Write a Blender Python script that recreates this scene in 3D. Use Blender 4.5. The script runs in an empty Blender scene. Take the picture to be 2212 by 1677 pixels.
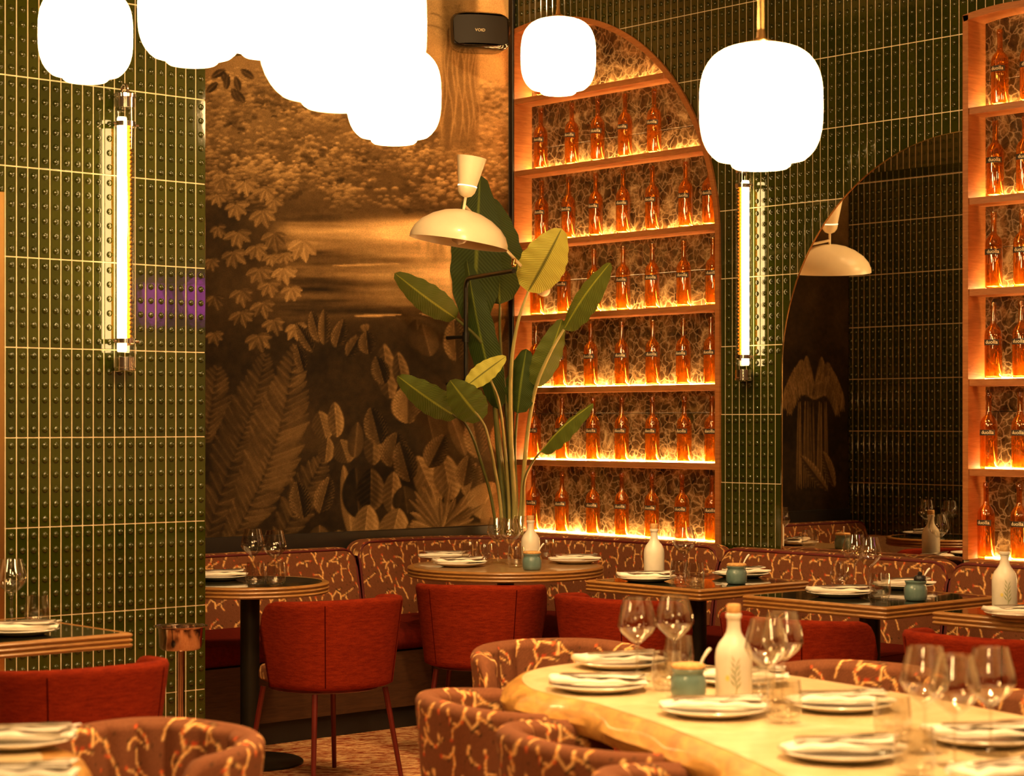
import bpy, math, random
import numpy as np
from mathutils import Vector, Matrix
random.seed(7); np.random.seed(7)
PI = math.pi
SC = bpy.context.scene
COL = SC.collection

# ------------------------------------------------------------------ camera, world, light levels, exposure
F, HY, CX, EYE = 4300.0, 912.0, 1106.0, 1.41          # focal length in pixels, horizon row, centre column, eye height
A = math.radians(42.0)
CA, SA = math.cos(A), math.sin(A)
cam_d = bpy.data.cameras.new('camera'); cam = bpy.data.objects.new('camera', cam_d); COL.objects.link(cam)
cam.location = (0, 0, EYE); cam.rotation_euler = (PI/2, 0, -A)
cam_d.sensor_width = 36.0; cam_d.lens = 36.0*F/2212; cam_d.shift_y = (HY-838.5)/2212
cam_d.clip_start = .05; cam_d.dof.use_dof = True; cam_d.dof.focus_distance = 8.8; cam_d.dof.aperture_fstop = 4.5
SC.camera = cam
vs = SC.view_settings
vs.view_transform = 'Standard'; vs.look = 'None'; vs.gamma = 1.0; vs.use_curve_mapping = False; vs.exposure = 0.38
SC.display_settings.display_device = 'sRGB'
SC.cycles.use_denoising = True
SC.cycles.max_bounces = 8; SC.cycles.diffuse_bounces = 3; SC.cycles.glossy_bounces = 3
SC.cycles.use_adaptive_sampling = True; SC.cycles.adaptive_threshold = .03
SC.cycles.transparent_max_bounces = 24; SC.cycles.transmission_bounces = 6
SC.cycles.caustics_reflective = False; SC.cycles.caustics_refractive = False
SC.cycles.sample_clamp_indirect = 4.0
world = bpy.data.worlds.new('world'); SC.world = world; world.use_nodes = True
bg = world.node_tree.nodes['Background']; bg.inputs[0].default_value = (1, .62, .3, 1); bg.inputs[1].default_value = .05
GLOBE_COL, GLOBE_E = (1.0, .60, .235), 40.0
TUBE_COL, TUBE_E = (1.0, .66, .28), 16.0
LED_COL, LED_E = (1.0, .57, .19), 85.0
SPOT_COL = (1.0, .60, .25)

def cam_xy(xc, yc):                     # camera plan coordinates to room coordinates
    return (CA*xc + SA*yc, -SA*xc + CA*yc)
def at_depth(px, py, Y):
    xc = (px-CX)/F*Y; x, y = cam_xy(xc, Y)
    return Vector((x, y, EYE-(py-HY)*Y/F))
def at_z(px, py, z):
    Y = (EYE-z)*F/(py-HY)
    v = at_depth(px, py, Y); v.z = z
    return v

def spot(name, loc, target, power, size, blend=.6, rad=.06):
    d = bpy.data.lights.new(name, 'SPOT'); d.energy = power; d.color = SPOT_COL; d.spot_size = math.radians(size)
    d.spot_blend = blend; d.shadow_soft_size = rad
    o = bpy.data.objects.new(name, d); COL.objects.link(o); o.location = loc
    o.rotation_euler = (Vector(target)-Vector(loc)).to_track_quat('-Z', 'Y').to_euler()
    return o
CEIL = 4.25
SPOTS = []
for (lx, ly, tx, ty, tz, pw, sz) in [
        (2.9, 2.0, 3.5, 3.0, .7, 560, 62), (3.6, 4.0, 3.7, 3.6, .7, 150, 55),
        (4.0, 5.0, 4.6, 6.4, .6, 190, 60), (4.9, 5.4, 6.3, 6.9, .7, 170, 55), (4.8, 3.6, 6.0, 5.4, .7, 190, 60),
        (4.6, 2.4, 6.0, 4.2, .7, 190, 60), (1.9, 3.6, 2.7, 5.4, .6, 170, 62), (1.2, 1.9, 1.7, 3.9, .6, 150, 60),
        (5.4, 6.0, 6.5, 7.9, 2.6, 130, 70)]:
    SPOTS.append((lx, ly, tx, ty, tz, pw, sz))

# ------------------------------------------------------------------ materials
MATS = {}
def _new(name):
    m = bpy.data.materials.new(name); m.use_nodes = True; MATS[name] = m
    nt = m.node_tree; b = nt.nodes['Principled BSDF']
    return m, nt, b
def ramp(nt, src, stops):
    r = nt.nodes.new('ShaderNodeValToRGB'); cr = r.color_ramp
    while len(cr.elements) < len(stops): cr.elements.new(.5)
    for e, (p, c) in zip(cr.elements, stops): e.position = p; e.color = (*c, 1) if len(c) == 3 else c
    nt.links.new(src, r.inputs[0]); return r
def coords(nt, kind='Object', scale=(1, 1, 1), rot=(0, 0, 0)):
    tc = nt.nodes.new('ShaderNodeTexCoord'); mp = nt.nodes.new('ShaderNodeMapping')
    mp.inputs['Scale'].default_value = scale; mp.inputs['Rotation'].default_value = rot
    nt.links.new(tc.outputs[kind], mp.inputs['Vector']); return mp.outputs[0]
def noise(nt, vec, scale, detail=4, rough=.55, dist=0):
    n = nt.nodes.new('ShaderNodeTexNoise'); n.inputs['Scale'].default_value = scale; n.inputs['Detail'].default_value = detail
    n.inputs['Roughness'].default_value = rough; n.inputs['Distortion'].default_value = dist
    nt.links.new(vec, n.inputs['Vector']); return n.outputs['Fac']
def bump(nt, b, h, strength=.2, dist=.002):
    bp = nt.nodes.new('ShaderNodeBump'); bp.inputs['Strength'].default_value = strength; bp.inputs['Distance'].default_value = dist
    nt.links.new(h, bp.inputs['Height']); nt.links.new(bp.outputs[0], b.inputs['Normal'])
def plain(name, col, rough=.5, metal=0, var=.15, nscale=12, bmp=0, coat=0, sheen=0, spec=.5):
    m, nt, b = _new(name)
    n = noise(nt, coords(nt), nscale, 5)
    lo = tuple(max(0, c*(1-var)) for c in col); hi = tuple(min(1, c*(1+var)) for c in col)
    r = ramp(nt, n, [(.3, lo), (.7, hi)]); nt.links.new(r.outputs[0], b.inputs['Base Color'])
    b.inputs['Roughness'].default_value = rough; b.inputs['Metallic'].default_value = metal
    b.inputs['Coat Weight'].default_value = coat; b.inputs['Specular IOR Level'].default_value = spec
    if sheen: b.inputs['Sheen Weight'].default_value = sheen
    if bmp: bump(nt, b, n, bmp)
    return m
def emit(name, col, e):
    m = bpy.data.materials.new(name); m.use_nodes = True; MATS[name] = m; nt = m.node_tree; nt.nodes.clear()
    o = nt.nodes.new('ShaderNodeOutputMaterial'); s = nt.nodes.new('ShaderNodeEmission')
    s.inputs[0].default_value = (*col, 1); s.inputs[1].default_value = e; nt.links.new(s.outputs[0], o.inputs[0]); return m
def thin_glass(name, tint, refl=1.0, rough=.02, body=0.0, body_col=(1, 1, 1)):
    m = bpy.data.materials.new(name); m.use_nodes = True; MATS[name] = m; nt = m.node_tree; nt.nodes.clear()
    o = nt.nodes.new('ShaderNodeOutputMaterial'); t = nt.nodes.new('ShaderNodeBsdfTransparent'); g = nt.nodes.new('ShaderNodeBsdfGlossy')
    n = noise(nt, coords(nt), 30, 2)
    r = ramp(nt, n, [(.3, tuple(c*.96 for c in tint)), (.7, tint)]); nt.links.new(r.outputs[0], t.inputs[0])
    g.inputs['Roughness'].default_value = rough; g.inputs['Color'].default_value = (refl, refl, refl, 1)
    lw = nt.nodes.new('ShaderNodeLayerWeight'); lw.inputs[0].default_value = .5
    pw_ = nt.nodes.new('ShaderNodeMath'); pw_.operation = 'POWER'; pw_.inputs[1].default_value = 4.0; nt.links.new(lw.outputs['Facing'], pw_.inputs[0])
    fr = nt.nodes.new('ShaderNodeMath'); fr.operation = 'MULTIPLY_ADD'; fr.inputs[1].default_value = .85; fr.inputs[2].default_value = .085; nt.links.new(pw_.outputs[0], fr.inputs[0])
    mx = nt.nodes.new('ShaderNodeMixShader'); nt.links.new(fr.outputs[0], mx.inputs[0]); nt.links.new(t.outputs[0], mx.inputs[1]); nt.links.new(g.outputs[0], mx.inputs[2])
    out = mx
    if body:
        tr = nt.nodes.new('ShaderNodeBsdfTranslucent'); tr.inputs[0].default_value = (*body_col, 1)
        m2 = nt.nodes.new('ShaderNodeMixShader'); m2.inputs[0].default_value = body
        nt.links.new(mx.outputs[0], m2.inputs[1]); nt.links.new(tr.outputs[0], m2.inputs[2]); out = m2
    nt.links.new(out.outputs[0], o.inputs[0]); return m
def wood(name, c1, c2, scale=(1, 1, 12), rough=.42, ns=6, coat=0.0):
    m, nt, b = _new(name)
    v = coords(nt, 'Object', scale)
    n = noise(nt, v, ns, 8, .65, 1.5); r = ramp(nt, n, [(.28, c1), (.5, tuple((p+q)/2 for p, q in zip(c1, c2))), (.72, c2)])
    nt.links.new(r.outputs[0], b.inputs['Base Color']); b.inputs['Roughness'].default_value = rough
    b.inputs['Coat Weight'].default_value = coat; bump(nt, b, n, .12, .001); return m
def attr_fabric(name, rough=.9, weave=900, sheen=.15, gain=1.0, bstr=.25):
    m, nt, b = _new(name)
    a = nt.nodes.new('ShaderNodeAttribute'); a.attribute_name = 'Col'
    n = noise(nt, coords(nt), weave, 2, .5)
    r = ramp(nt, n, [(.3, (.72*gain,)*3), (.7, (1.18*gain,)*3)])
    mx = nt.nodes.new('ShaderNodeMix'); mx.data_type = 'RGBA'; mx.blend_type = 'MULTIPLY'; mx.inputs[0].default_value = 1
    nt.links.new(a.outputs['Color'], mx.inputs[6]); nt.links.new(r.outputs[0], mx.inputs[7]); nt.links.new(mx.outputs[2], b.inputs['Base Color'])
    b.inputs['Roughness'].default_value = rough; b.inputs['Sheen Weight'].default_value = sheen; b.inputs['Specular IOR Level'].default_value = .2
    bump(nt, b, n, bstr, .001); return m

def velvet(name, c1, c2):
    m, nt, b = _new(name)
    n1 = noise(nt, coords(nt, 'Object', (1, 1, 5)), 26, 6, .7); n2 = noise(nt, coords(nt, 'Object'), 420, 2)
    ad = nt.nodes.new('ShaderNodeMath'); ad.operation = 'MULTIPLY_ADD'; ad.inputs[1].default_value = .35; nt.links.new(n2, ad.inputs[0]); 
    ml = nt.nodes.new('ShaderNodeMath'); ml.operation = 'MULTIPLY'; ml.inputs[1].default_value = .65; nt.links.new(n1, ml.inputs[0]); nt.links.new(ml.outputs[0], ad.inputs[2])
    r = ramp(nt, ad.outputs[0], [(.38, c1), (.62, c2)]); nt.links.new(r.outputs[0], b.inputs['Base Color'])
    b.inputs['Roughness'].default_value = .95; b.inputs['Specular IOR Level'].default_value = .1; bump(nt, b, n2, .3, .002); return m
def tile_mat(name, c1, c2, rough=.07):
    m, nt, b = _new(name)
    oi = nt.nodes.new('ShaderNodeObjectInfo'); n = noise(nt, coords(nt, 'Object'), 14, 4)
    ad = nt.nodes.new('ShaderNodeMath'); ad.operation = 'MULTIPLY_ADD'; ad.inputs[1].default_value = .5; nt.links.new(oi.outputs['Random'], ad.inputs[0])
    sc = nt.nodes.new('ShaderNodeMath'); sc.operation = 'MULTIPLY'; sc.inputs[1].default_value = .5; nt.links.new(n, sc.inputs[0]); nt.links.new(sc.outputs[0], ad.inputs[2])
    r = ramp(nt, ad.outputs[0], [(.2, c1), (.8, c2)]); nt.links.new(r.outputs[0], b.inputs['Base Color'])
    b.inputs['Roughness'].default_value = rough; b.inputs['Coat Weight'].default_value = .35; b.inputs['Coat Roughness'].default_value = .05
    bump(nt, b, n, .10, .004); return m
tile_mat('tile_green', (.017, .023, .0015), (.034, .038, .003))
plain('grout', (.80, .66, .44), .85, var=.12, nscale=60, bmp=.2)
plain('plaster_dark', (.10, .07, .045), .9)
plain('black_trim', (.012, .009, .007), .45)
velvet('velvet_red', (.115, .0075, .0018), (.225, .021, .0045))
plain('velvet_maroon', (.10, .007, .003), .9, var=.2, nscale=60, bmp=.2, sheen=0, spec=.1)
plain('seam_red', (.045, .003, .001), 1, spec=0)
plain('piping_red', (.10, .006, .005), .7)
plain('red_metal', (.12, .012, .008), .35, .3)
plain('dark_metal', (.018, .017, .012), .38, .5)
plain('black_gloss', (.012, .009, .007), .12, coat=.5)
plain('grille', (.02, .015, .01), .55, nscale=900, var=.5, bmp=.3)
plain('brass', (.75, .47, .18), .22, 1, var=.06)
plain('chrome', (.78, .70, .62), .12, 1, var=.05)
plain('copper', (.55, .40, .32), .12, 1, var=.06)
plain('steel', (.70, .66, .60), .2, 1, var=.05)
plain('cream_enamel', (.82, .70, .48), .3, var=.04, coat=.3)
plain('cream_inside', (.78, .68, .52), .5, var=.04)
plain('gold_letter', (.95, .80, .50), .5, 0, var=.05)
plain('label_dark', (.03, .022, .012), .6)
plain('napkin', (.86, .80, .70), .9, var=.06, nscale=40, bmp=.25)
plain('porcelain', (.84, .78, .68), .2, var=.03, coat=.4)
plain('stoneware', (.74, .68, .56), .38, var=.08, nscale=18, coat=.2)
plain('jar_glaze', (.12, .20, .19), .28, var=.2, nscale=25, coat=.4)
plain('cork', (.60, .34, .12), .8, var=.25, nscale=120, bmp=.3)
plain('stopper_black', (.015, .015, .017), .3)
plain('sprig_green', (.22, .26, .04), .7)
plain('sprig_yellow', (.75, .62, .16), .7)
plain('pot_clay', (.16, .10, .07), .7)
plain('mirror', (.80, .74, .64), .0, 1, var=.01)
plain('ceiling_paint', (.16, .11, .07), .9)
plain('tabletop_dark', (.018, .020, .010), .10, var=.5, nscale=9, coat=.7)
wood('rim_wood', (.20, .085, .018), (.42, .20, .055), (3, 3, 22), .35, 5, .3)
wood('shelf_wood', (.26, .085, .022), (.46, .18, .055), (1, 1, 9), .45, 7)
wood('base_wood', (.035, .014, .006), (.085, .034, .013), (1.5, 1.5, 16), .45, 5)
wood('tabletop_brown', (.22, .12, .045), (.46, .29, .13), (4, 14, 1), .28, 4, .4)
wood('tabletop_pale', (.60, .42, .20), (.84, .68, .42), (3, 3, 1), .33, 2.4, .3)
wood('live_edge', (.26, .105, .015), (.70, .36, .075), (2.5, 2.5, 7), .38, 3.2, .3)
thin_glass('clear_glass', (.965, .945, .91))
thin_glass('tube_glass', (.97, .95, .90))
thin_glass('amber_glass', (.94, .71, .34), 1.0, .03, .03, (1, .42, .05))
emit('globe_opal', GLOBE_COL, GLOBE_E)
emit('tube_core', TUBE_COL, TUBE_E)
emit('led', LED_COL, LED_E)
emit('spot_face', SPOT_COL, 12)
attr_fabric('coral_fabric', sheen=.0)
attr_fabric('mural_print', .75, 260, 0, 1.0, .12)

def marble():
    m, nt, b = _new('marble')
    v = coords(nt, 'Object')
    n1 = noise(nt, v, 9, 12, .72, .6)
    vo = nt.nodes.new('ShaderNodeTexVoronoi'); vo.feature = 'DISTANCE_TO_EDGE'; vo.inputs['Scale'].default_value = 24
    wn = nt.nodes.new('ShaderNodeTexNoise'); wn.inputs['Scale'].default_value = 9; wn.inputs['Detail'].default_value = 5; nt.links.new(v, wn.inputs['Vector'])
    mxv = nt.nodes.new('ShaderNodeMix'); mxv.data_type = 'RGBA'; mxv.inputs[0].default_value = .10
    nt.links.new(v, mxv.inputs[6]); nt.links.new(wn.outputs['Color'], mxv.inputs[7]); nt.links.new(mxv.outputs[2], vo.inputs['Vector'])
    base = ramp(nt, n1, [(.36, (.022, .010, .004)), (.49, (.07, .036, .014)), (.58, (.22, .13, .055)), (.70, (.60, .44, .24))])
    vein = ramp(nt, vo.outputs['Distance'], [(.0, (.55, .55, .55)), (.04, (.20, .20, .20)), (.10, (0, 0, 0))])
    mx = nt.nodes.new('ShaderNodeMix'); mx.data_type = 'RGBA'
    nt.links.new(vein.outputs[0], mx.inputs[0]); nt.links.new(base.outputs[0], mx.inputs[6]); mx.inputs[7].default_value = (.50, .36, .19, 1)
    nt.links.new(mx.outputs[2], b.inputs['Base Color']); b.inputs['Roughness'].default_value = .14; b.inputs['Coat Weight'].default_value = .3
marble()
def carpet():
    m, nt, b = _new('carpet')
    v0 = coords(nt, 'Object', (1, 1, 1), (0, 0, .62)); mp = nt.nodes.new('ShaderNodeMapping'); mp.inputs['Scale'].default_value = (1, 6, 1)
    nt.links.new(v0, mp.inputs['Vector']); n = noise(nt, mp.outputs[0], 13, 3, .6, 1.4)
    r = ramp(nt, n, [(.44, (.20, .025, .010)), (.50, (.40, .12, .04)), (.55, (.66, .42, .19))])
    nt.links.new(r.outputs[0], b.inputs['Base Color']); b.inputs['Roughness'].default_value = .95; b.inputs['Specular IOR Level'].default_value = .1
    bump(nt, b, noise(nt, coords(nt), 700, 2), .5, .003)
carpet()
def leafmat(name, c1, c2, trans, rib=None):
    m, nt, b = _new(name)
    a = nt.nodes.new('ShaderNodeAttribute'); a.attribute_name = 'Col'
    oi = nt.nodes.new('ShaderNodeObjectInfo')
    w = nt.nodes.new('ShaderNodeTexWave'); w.inputs['Scale'].default_value = 60; w.inputs['Distortion'].default_value = 1.5; w.inputs['Detail'].default_value = 2
    sx = nt.nodes.new('ShaderNodeSeparateColor'); nt.links.new(a.outputs['Color'], sx.inputs[0])
    cb = nt.nodes.new('ShaderNodeCombineXYZ'); nt.links.new(sx.outputs[0], cb.inputs[0]); nt.links.new(cb.outputs[0], w.inputs['Vector'])
    w.inputs['Scale'].default_value = 7
    r = ramp(nt, w.outputs['Fac'], [(.1, c1), (.9, c2)])
    mid = ramp(nt, sx.outputs[1], [(.90, (0, 0, 0)), (.97, (1, 1, 1))])
    mx = nt.nodes.new('ShaderNodeMix'); mx.data_type = 'RGBA'; nt.links.new(mid.outputs[0], mx.inputs[0]); nt.links.new(r.outputs[0], mx.inputs[6])
    mx.inputs[7].default_value = (*rib, 1) if rib else (min(1, c2[0]*2.2+.05), min(1, c2[1]*1.8+.06), c2[2]*1.6, 1)
    nt.links.new(mx.outputs[2], b.inputs['Base Color']); b.inputs['Roughness'].default_value = .55; b.inputs['Specular IOR Level'].default_value = .3
    bump(nt, b, w.outputs['Fac'], .35, .004)
    t = nt.nodes.new('ShaderNodeBsdfTranslucent'); nt.links.new(mx.outputs[2], t.inputs[0])
    ms = nt.nodes.new('ShaderNodeMixShader'); ms.inputs[0].default_value = trans
    out = nt.nodes['Material Output']; nt.links.new(b.outputs[0], ms.inputs[1]); nt.links.new(t.outputs[0], ms.inputs[2]); nt.links.new(ms.outputs[0], out.inputs[0])
leafmat('leaf_green', (.030, .055, .008), (.050, .085, .014), .12)
leafmat('leaf_mid', (.085, .12, .014), (.13, .17, .025), .15)
leafmat('leaf_bright', (.50, .50, .075), (.64, .62, .12), .15, (.16, .17, .03))  # pale yellow-green of a lit underside put into the leaf colour
plain('stem_green', (.10, .11, .025), .4, var=.3, nscale=10)
plain('stem_pale', (.40, .36, .12), .4, var=.2, nscale=10)

# ------------------------------------------------------------------ mesh helpers
class MB:
    def __init__(s): s.v = []; s.f = []
    def add(s, v, f):
        o = len(s.v); s.v += [tuple(p) for p in v]; s.f += [tuple(i+o for i in q) for q in f]; return s
    def box(s, x0, x1, y0, y1, z0, z1, c=0.0):
        if c <= 0:
            v = [(x, y, z) for z in (z0, z1) for y in (y0, y1) for x in (x0, x1)]
            return s.add(v, [(0, 2, 3, 1), (4, 5, 7, 6), (0, 1, 5, 4), (2, 6, 7, 3), (0, 4, 6, 2), (1, 3, 7, 5)])
        rings = []
        for (z, i) in ((z0, c), (z0+c, 0), (z1-c, 0), (z1, c)):
            xa, xb, ya, yb = x0+i, x1-i, y0+i, y1-i
            k = c*.0 if i else c
            rings.append([(xa+k, ya, z), (xb-k, ya, z), (xb, ya+k, z), (xb, yb-k, z), (xb-k, yb, z), (xa+k, yb, z), (xa, yb-k, z), (xa, ya+k, z)])
        return s.rings(rings, True, True)
    def rings(s, R, cap0=False, cap1=False, closed=True):
        n = len(R[0]); v = [p for r in R for p in r]; f = []
        for i in range(len(R)-1):
            for j in range(n if closed else n-1):
                k = (j+1) % n
                f.append((i*n+j, i*n+k, (i+1)*n+k, (i+1)*n+j))
        if cap0: f.append(tuple(range(n-1, -1, -1)))
        if cap1: f.append(tuple(range((len(R)-1)*n, len(R)*n)))
        return s.add(v, f)
    def lathe(s, prof, seg=24, cx=0, cy=0, cap0=True, cap1=True):
        R = [[(cx+r*math.cos(2*PI*j/seg), cy+r*math.sin(2*PI*j/seg), z) for j in range(seg)] for (r, z) in prof]
        return s.rings(R, cap0 and prof[0][0] > 0, cap1 and prof[-1][0] > 0)
    def tube(s, pts, r, seg=8, cap=True):
        pts = [Vector(p) for p in pts]; n = len(pts)
        rs = r if isinstance(r, (list, tuple)) else [r]*n
        R = []; up = None
        for i in range(n):
            t = (pts[min(i+1, n-1)]-pts[max(i-1, 0)]).normalized()
            if up is None:
                a = Vector((0, 0, 1)) if abs(t.z) < .9 else Vector((1, 0, 0)); up = t.cross(a).normalized()
            up = (up - t*up.dot(t)).normalized(); w = t.cross(up)
            R.append([tuple(pts[i]+(up*math.cos(2*PI*j/seg)+w*math.sin(2*PI*j/seg))*rs[i]) for j in range(seg)])
        return s.rings(R, cap, cap)
    def prism(s, outline, z0, z1):                     # outline in x, y
        n = len(outline)
        return s.rings([[(x, y, z0) for x, y in outline], [(x, y, z1) for x, y in outline]], True, True)
    def mesh(s, name, mat=None, smooth=35):
        me = bpy.data.meshes.new(name); me.from_pydata(s.v, [], s.f)
        if mat: me.materials.append(MATS[mat])
        finish(me, smooth); return me
def finish(me, smooth):
    import bmesh
    bm = bmesh.new(); bm.from_mesh(me); bmesh.ops.recalc_face_normals(bm, faces=bm.faces); bm.to_mesh(me); bm.free()
    if smooth:
        me.polygons.foreach_set('use_smooth', [True]*len(me.polygons)); me.set_sharp_from_angle(angle=math.radians(smooth))
def grid_mesh(name, P, mat, cols=None, wrap=False, smooth=True, extra_faces=()):
    """P: array (n, m, 3) of points; wrap joins the second direction."""
    n, m, _ = P.shape
    i, j = np.meshgrid(np.arange(n-1), np.arange(m if wrap else m-1), indexing='ij'); k = (j+1) % m
    q = np.stack([i*m+j, (i+1)*m+j, (i+1)*m+k, i*m+k], -1).reshape(-1, 4)
    nl = q.size; ne = sum(len(e) for e in extra_faces)
    me = bpy.data.meshes.new(name); me.vertices.add(n*m); me.vertices.foreach_set('co', P.reshape(-1).astype(np.float32))
    me.loops.add(nl+ne); me.polygons.add(len(q)+len(extra_faces))
    li = list(q.reshape(-1)); starts = list(range(0, nl, 4)); tot = [4]*len(q)
    for e in extra_faces: starts.append(len(li)); tot.append(len(e)); li += list(e)
    me.loops.foreach_set('vertex_index', np.array(li, dtype=np.int32)); me.polygons.foreach_set('loop_start', np.array(starts, dtype=np.int32))
    me.polygons.foreach_set('loop_total', np.array(tot, dtype=np.int32))
    me.update(calc_edges=True); me.validate()
    if smooth: me.polygons.foreach_set('use_smooth', [True]*len(me.polygons))
    me.materials.append(MATS[mat])
    if cols is not None:
        a = me.color_attributes.new('Col', 'FLOAT_COLOR', 'POINT')
        c = np.ones((n*m, 4), np.float32); c[:, :3] = cols.reshape(-1, 3); a.data.foreach_set('color', c.reshape(-1))
    return me
def obj(name, me, parent=None, loc=None, rot=None, label=None, cat=None, group=None, kind=None):
    o = bpy.data.objects.new(name, me); COL.objects.link(o)
    if parent: o.parent = parent
    if loc is not None: o.location = loc
    if rot is not None: o.rotation_euler = rot
    if label: o['label'] = label
    if cat: o['category'] = cat
    if group: o['group'] = group
    if kind: o['kind'] = kind
    return o
def thing(name, label, cat, loc=(0, 0, 0), rz=0, group=None):
    return obj(name, None, None, loc, (0, 0, rz), label, cat, group)
CACHE = {}
def cached(key, fn):
    if key not in CACHE: CACHE[key] = fn()
    return CACHE[key]
def srgb(c):
    c = np.asarray(c, float)/255.0
    return np.where(c <= .04045, c/12.92, ((c+.055)/1.055)**2.4)
def catmull(P, n=8, closed=False):
    P = [Vector(p) for p in P]; out = []; N = len(P)
    for i in range(N if closed else N-1):
        g = (lambda k: P[k % N]) if closed else (lambda k: P[max(0, min(N-1, k))])
        a, b, c, d = g(i-1), g(i), g(i+1), g(i+2)
        for k in range(n):
            t = k/n; out.append(.5*((2*b)+(c-a)*t+(2*a-5*b+4*c-d)*t*t+(3*b-a-3*c+d)*t**3))
    if not closed: out.append(P[-1])
    return out

# ------------------------------------------------------------------ room: x runs along the mural, y runs away from us along the shelf wall
XS, YM, YP, XP = 7.098, 7.883, 6.476, 4.247        # shelf-wall face, mural face, pier face, pier end
TW, TH, ROW0 = .0444, .3235, .06
def s_of(px, x=XS):                                 # distance along the shelf wall from the corner for an image column
    k = (px-CX)/F
    return YM - x*(CA-SA*k)/(SA+CA*k)
NA = dict(s0=.0, s1=1.490, c=.25, zc=2.28, R=1.24)   # first niche
NB = dict(s0=2.872, s1=4.34, c=3.10, zc=1.92, R=1.24)  # second niche
MR = dict(s0=1.868, s1=2.868, c=2.868, zc=1.65, R=1.0)  # mirror
ZB = .825
def z_arc(d, s):
    q = d['R']**2-(s-d['c'])**2
    return d['zc']+math.sqrt(max(q, 0))
def low_limit(s):
    for d in (NA, NB, MR):
        if d['s0'] <= s <= d['s1']: return z_arc(d, s)
    return ZB-.05

fl = MB().box(-3.5, 7.4, -4, 8.1, -.06, 0); obj('floor', fl.mesh('floor', 'carpet', 0), kind='structure')
fl = MB().box(-3.5, 7.4, -4, 8.1, CEIL, CEIL+.06); obj('ceiling', fl.mesh('ceiling', 'ceiling_paint', 0), kind='structure')

# tiles ------------------------------------------------------------------
G = .0046
def dome(mb, cx, cz, r=.0125, h=.0080, y=0):
    n = 10; v = []; f = []
    for (rr, hh) in ((1, 0), (.86, .5), (.5, .88)):
        v += [(cx+r*rr*math.cos(2*PI*j/n), y-h*hh, cz+r*rr*math.sin(2*PI*j/n)) for j in range(n)]
    v.append((cx, y-h, cz))
    for i in range(2):
        for j in range(n): f.append((i*n+j, i*n+(j+1) % n, (i+1)*n+(j+1) % n, (i+1)*n+j))
    for j in range(n): f.append((2*n+j, 2*n+(j+1) % n, 3*n))
    mb.add(v, f)
def tile_poly(mb, pts, t=.0036, c=.0012):               # a slab facing -y in local x, z
    n = len(pts); cxm = sum(p[0] for p in pts)/n; czm = sum(p[1] for p in pts)/n
    def ins(p, k):
        dx, dz = cxm-p[0], czm-p[1]
        return (p[0]+max(-k, min(k, dx)), p[1]+max(-k, min(k, dz)))
    mb.rings([[(x, 0, z) for x, z in pts], [(x, -(t-c), z) for x, z in pts], [(ins(p, c)[0], -t, ins(p, c)[1]) for p in pts]], False, True)
def full_tile():
    mb = MB(); a, b = TW-G, TH-G
    tile_poly(mb, [(0, 0), (a, 0), (a, b), (0, b)])
    for k in range(6): dome(mb, a/2, b*(k+.5)/6, y=-.0034)
    return mb.mesh('tile', 'tile_green', 40)
def cut_tile(x0, z0, x1, z1, lowf):
    xs = [x0+(x1-x0)*i/4 for i in range(5)]; lo = [max(z0, lowf(x)) for x in xs]
    if min(lo) >= z1-.004: return None
    pts = [(x-x0, min(l, z1-.001)-z0) for x, l in zip(xs, lo)] + [(x1-x0, z1-z0), (0, z1-z0)]
    mb = MB(); tile_poly(mb, pts)
    for k in range(6):
        zc = (TH-G)*(k+.5)/6; xm = (x1-x0)/2
        if zc > max(l-z0 for l in lo)+.012 and z0+zc+.012 < z1: dome(mb, xm, zc, y=-.0034)
    return mb.mesh('tile', 'tile_green', 40)

ZO = 2.90
# pier on the left with its tiled face
wl = MB().box(.6, XP-.0036, YP+.0036, YM, 0, CEIL)
WL = obj('wall_left', wl.mesh('wall_left', 'grout', 0), kind='structure')
T = cached('tile', full_tile)
stuff = MB()
ncol = 21
for c in range(ncol+18):
    x0 = XP-(c+1)*TW+G/2
    for r in range(0, 12):
        z0 = ROW0-TH+r*TH+G/2
        if z0 < -.01: continue
        if c < ncol and r < 11: obj('tile', T, WL, (x0, YP+.0036, z0))
        else: tile_poly_b = [(x0, z0), (x0+TW-G, z0), (x0+TW-G, z0+TH-G), (x0, z0+TH-G)]; s2 = MB(); tile_poly(s2, tile_poly_b); stuff.add([(a, b+YP+.0036, d) for a, b, d in s2.v], s2.f)
obj('tile_field', stuff.mesh('tile_field', 'tile_green', 0), WL, kind='stuff')
# end face of the pier inside the alcove, seen in the mirror
for c in range(32):
    y0 = YP+.002+c*TW
    for r in range(2, 9):
        z0 = ROW0+r*TH+G/2
        if c == 31: obj('tile', cached(('tile_narrow', r == 8), lambda: cut_tile(0, 0, .0260, min(TH-G, ZO-z0-.002), lambda x: -1)), WL, (XP-.0036, y0, z0), (0, 0, PI/2)); continue
        if z0+TH > 2.90: obj('tile', cached('tile_short', lambda: cut_tile(0, 0, TW-G, ZO-z0-.002, lambda x: -1)), WL, (XP-.0036, y0, z0), (0, 0, PI/2))
        else: obj('tile', T, WL, (XP-.0036, y0, z0), (0, 0, PI/2))
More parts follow.
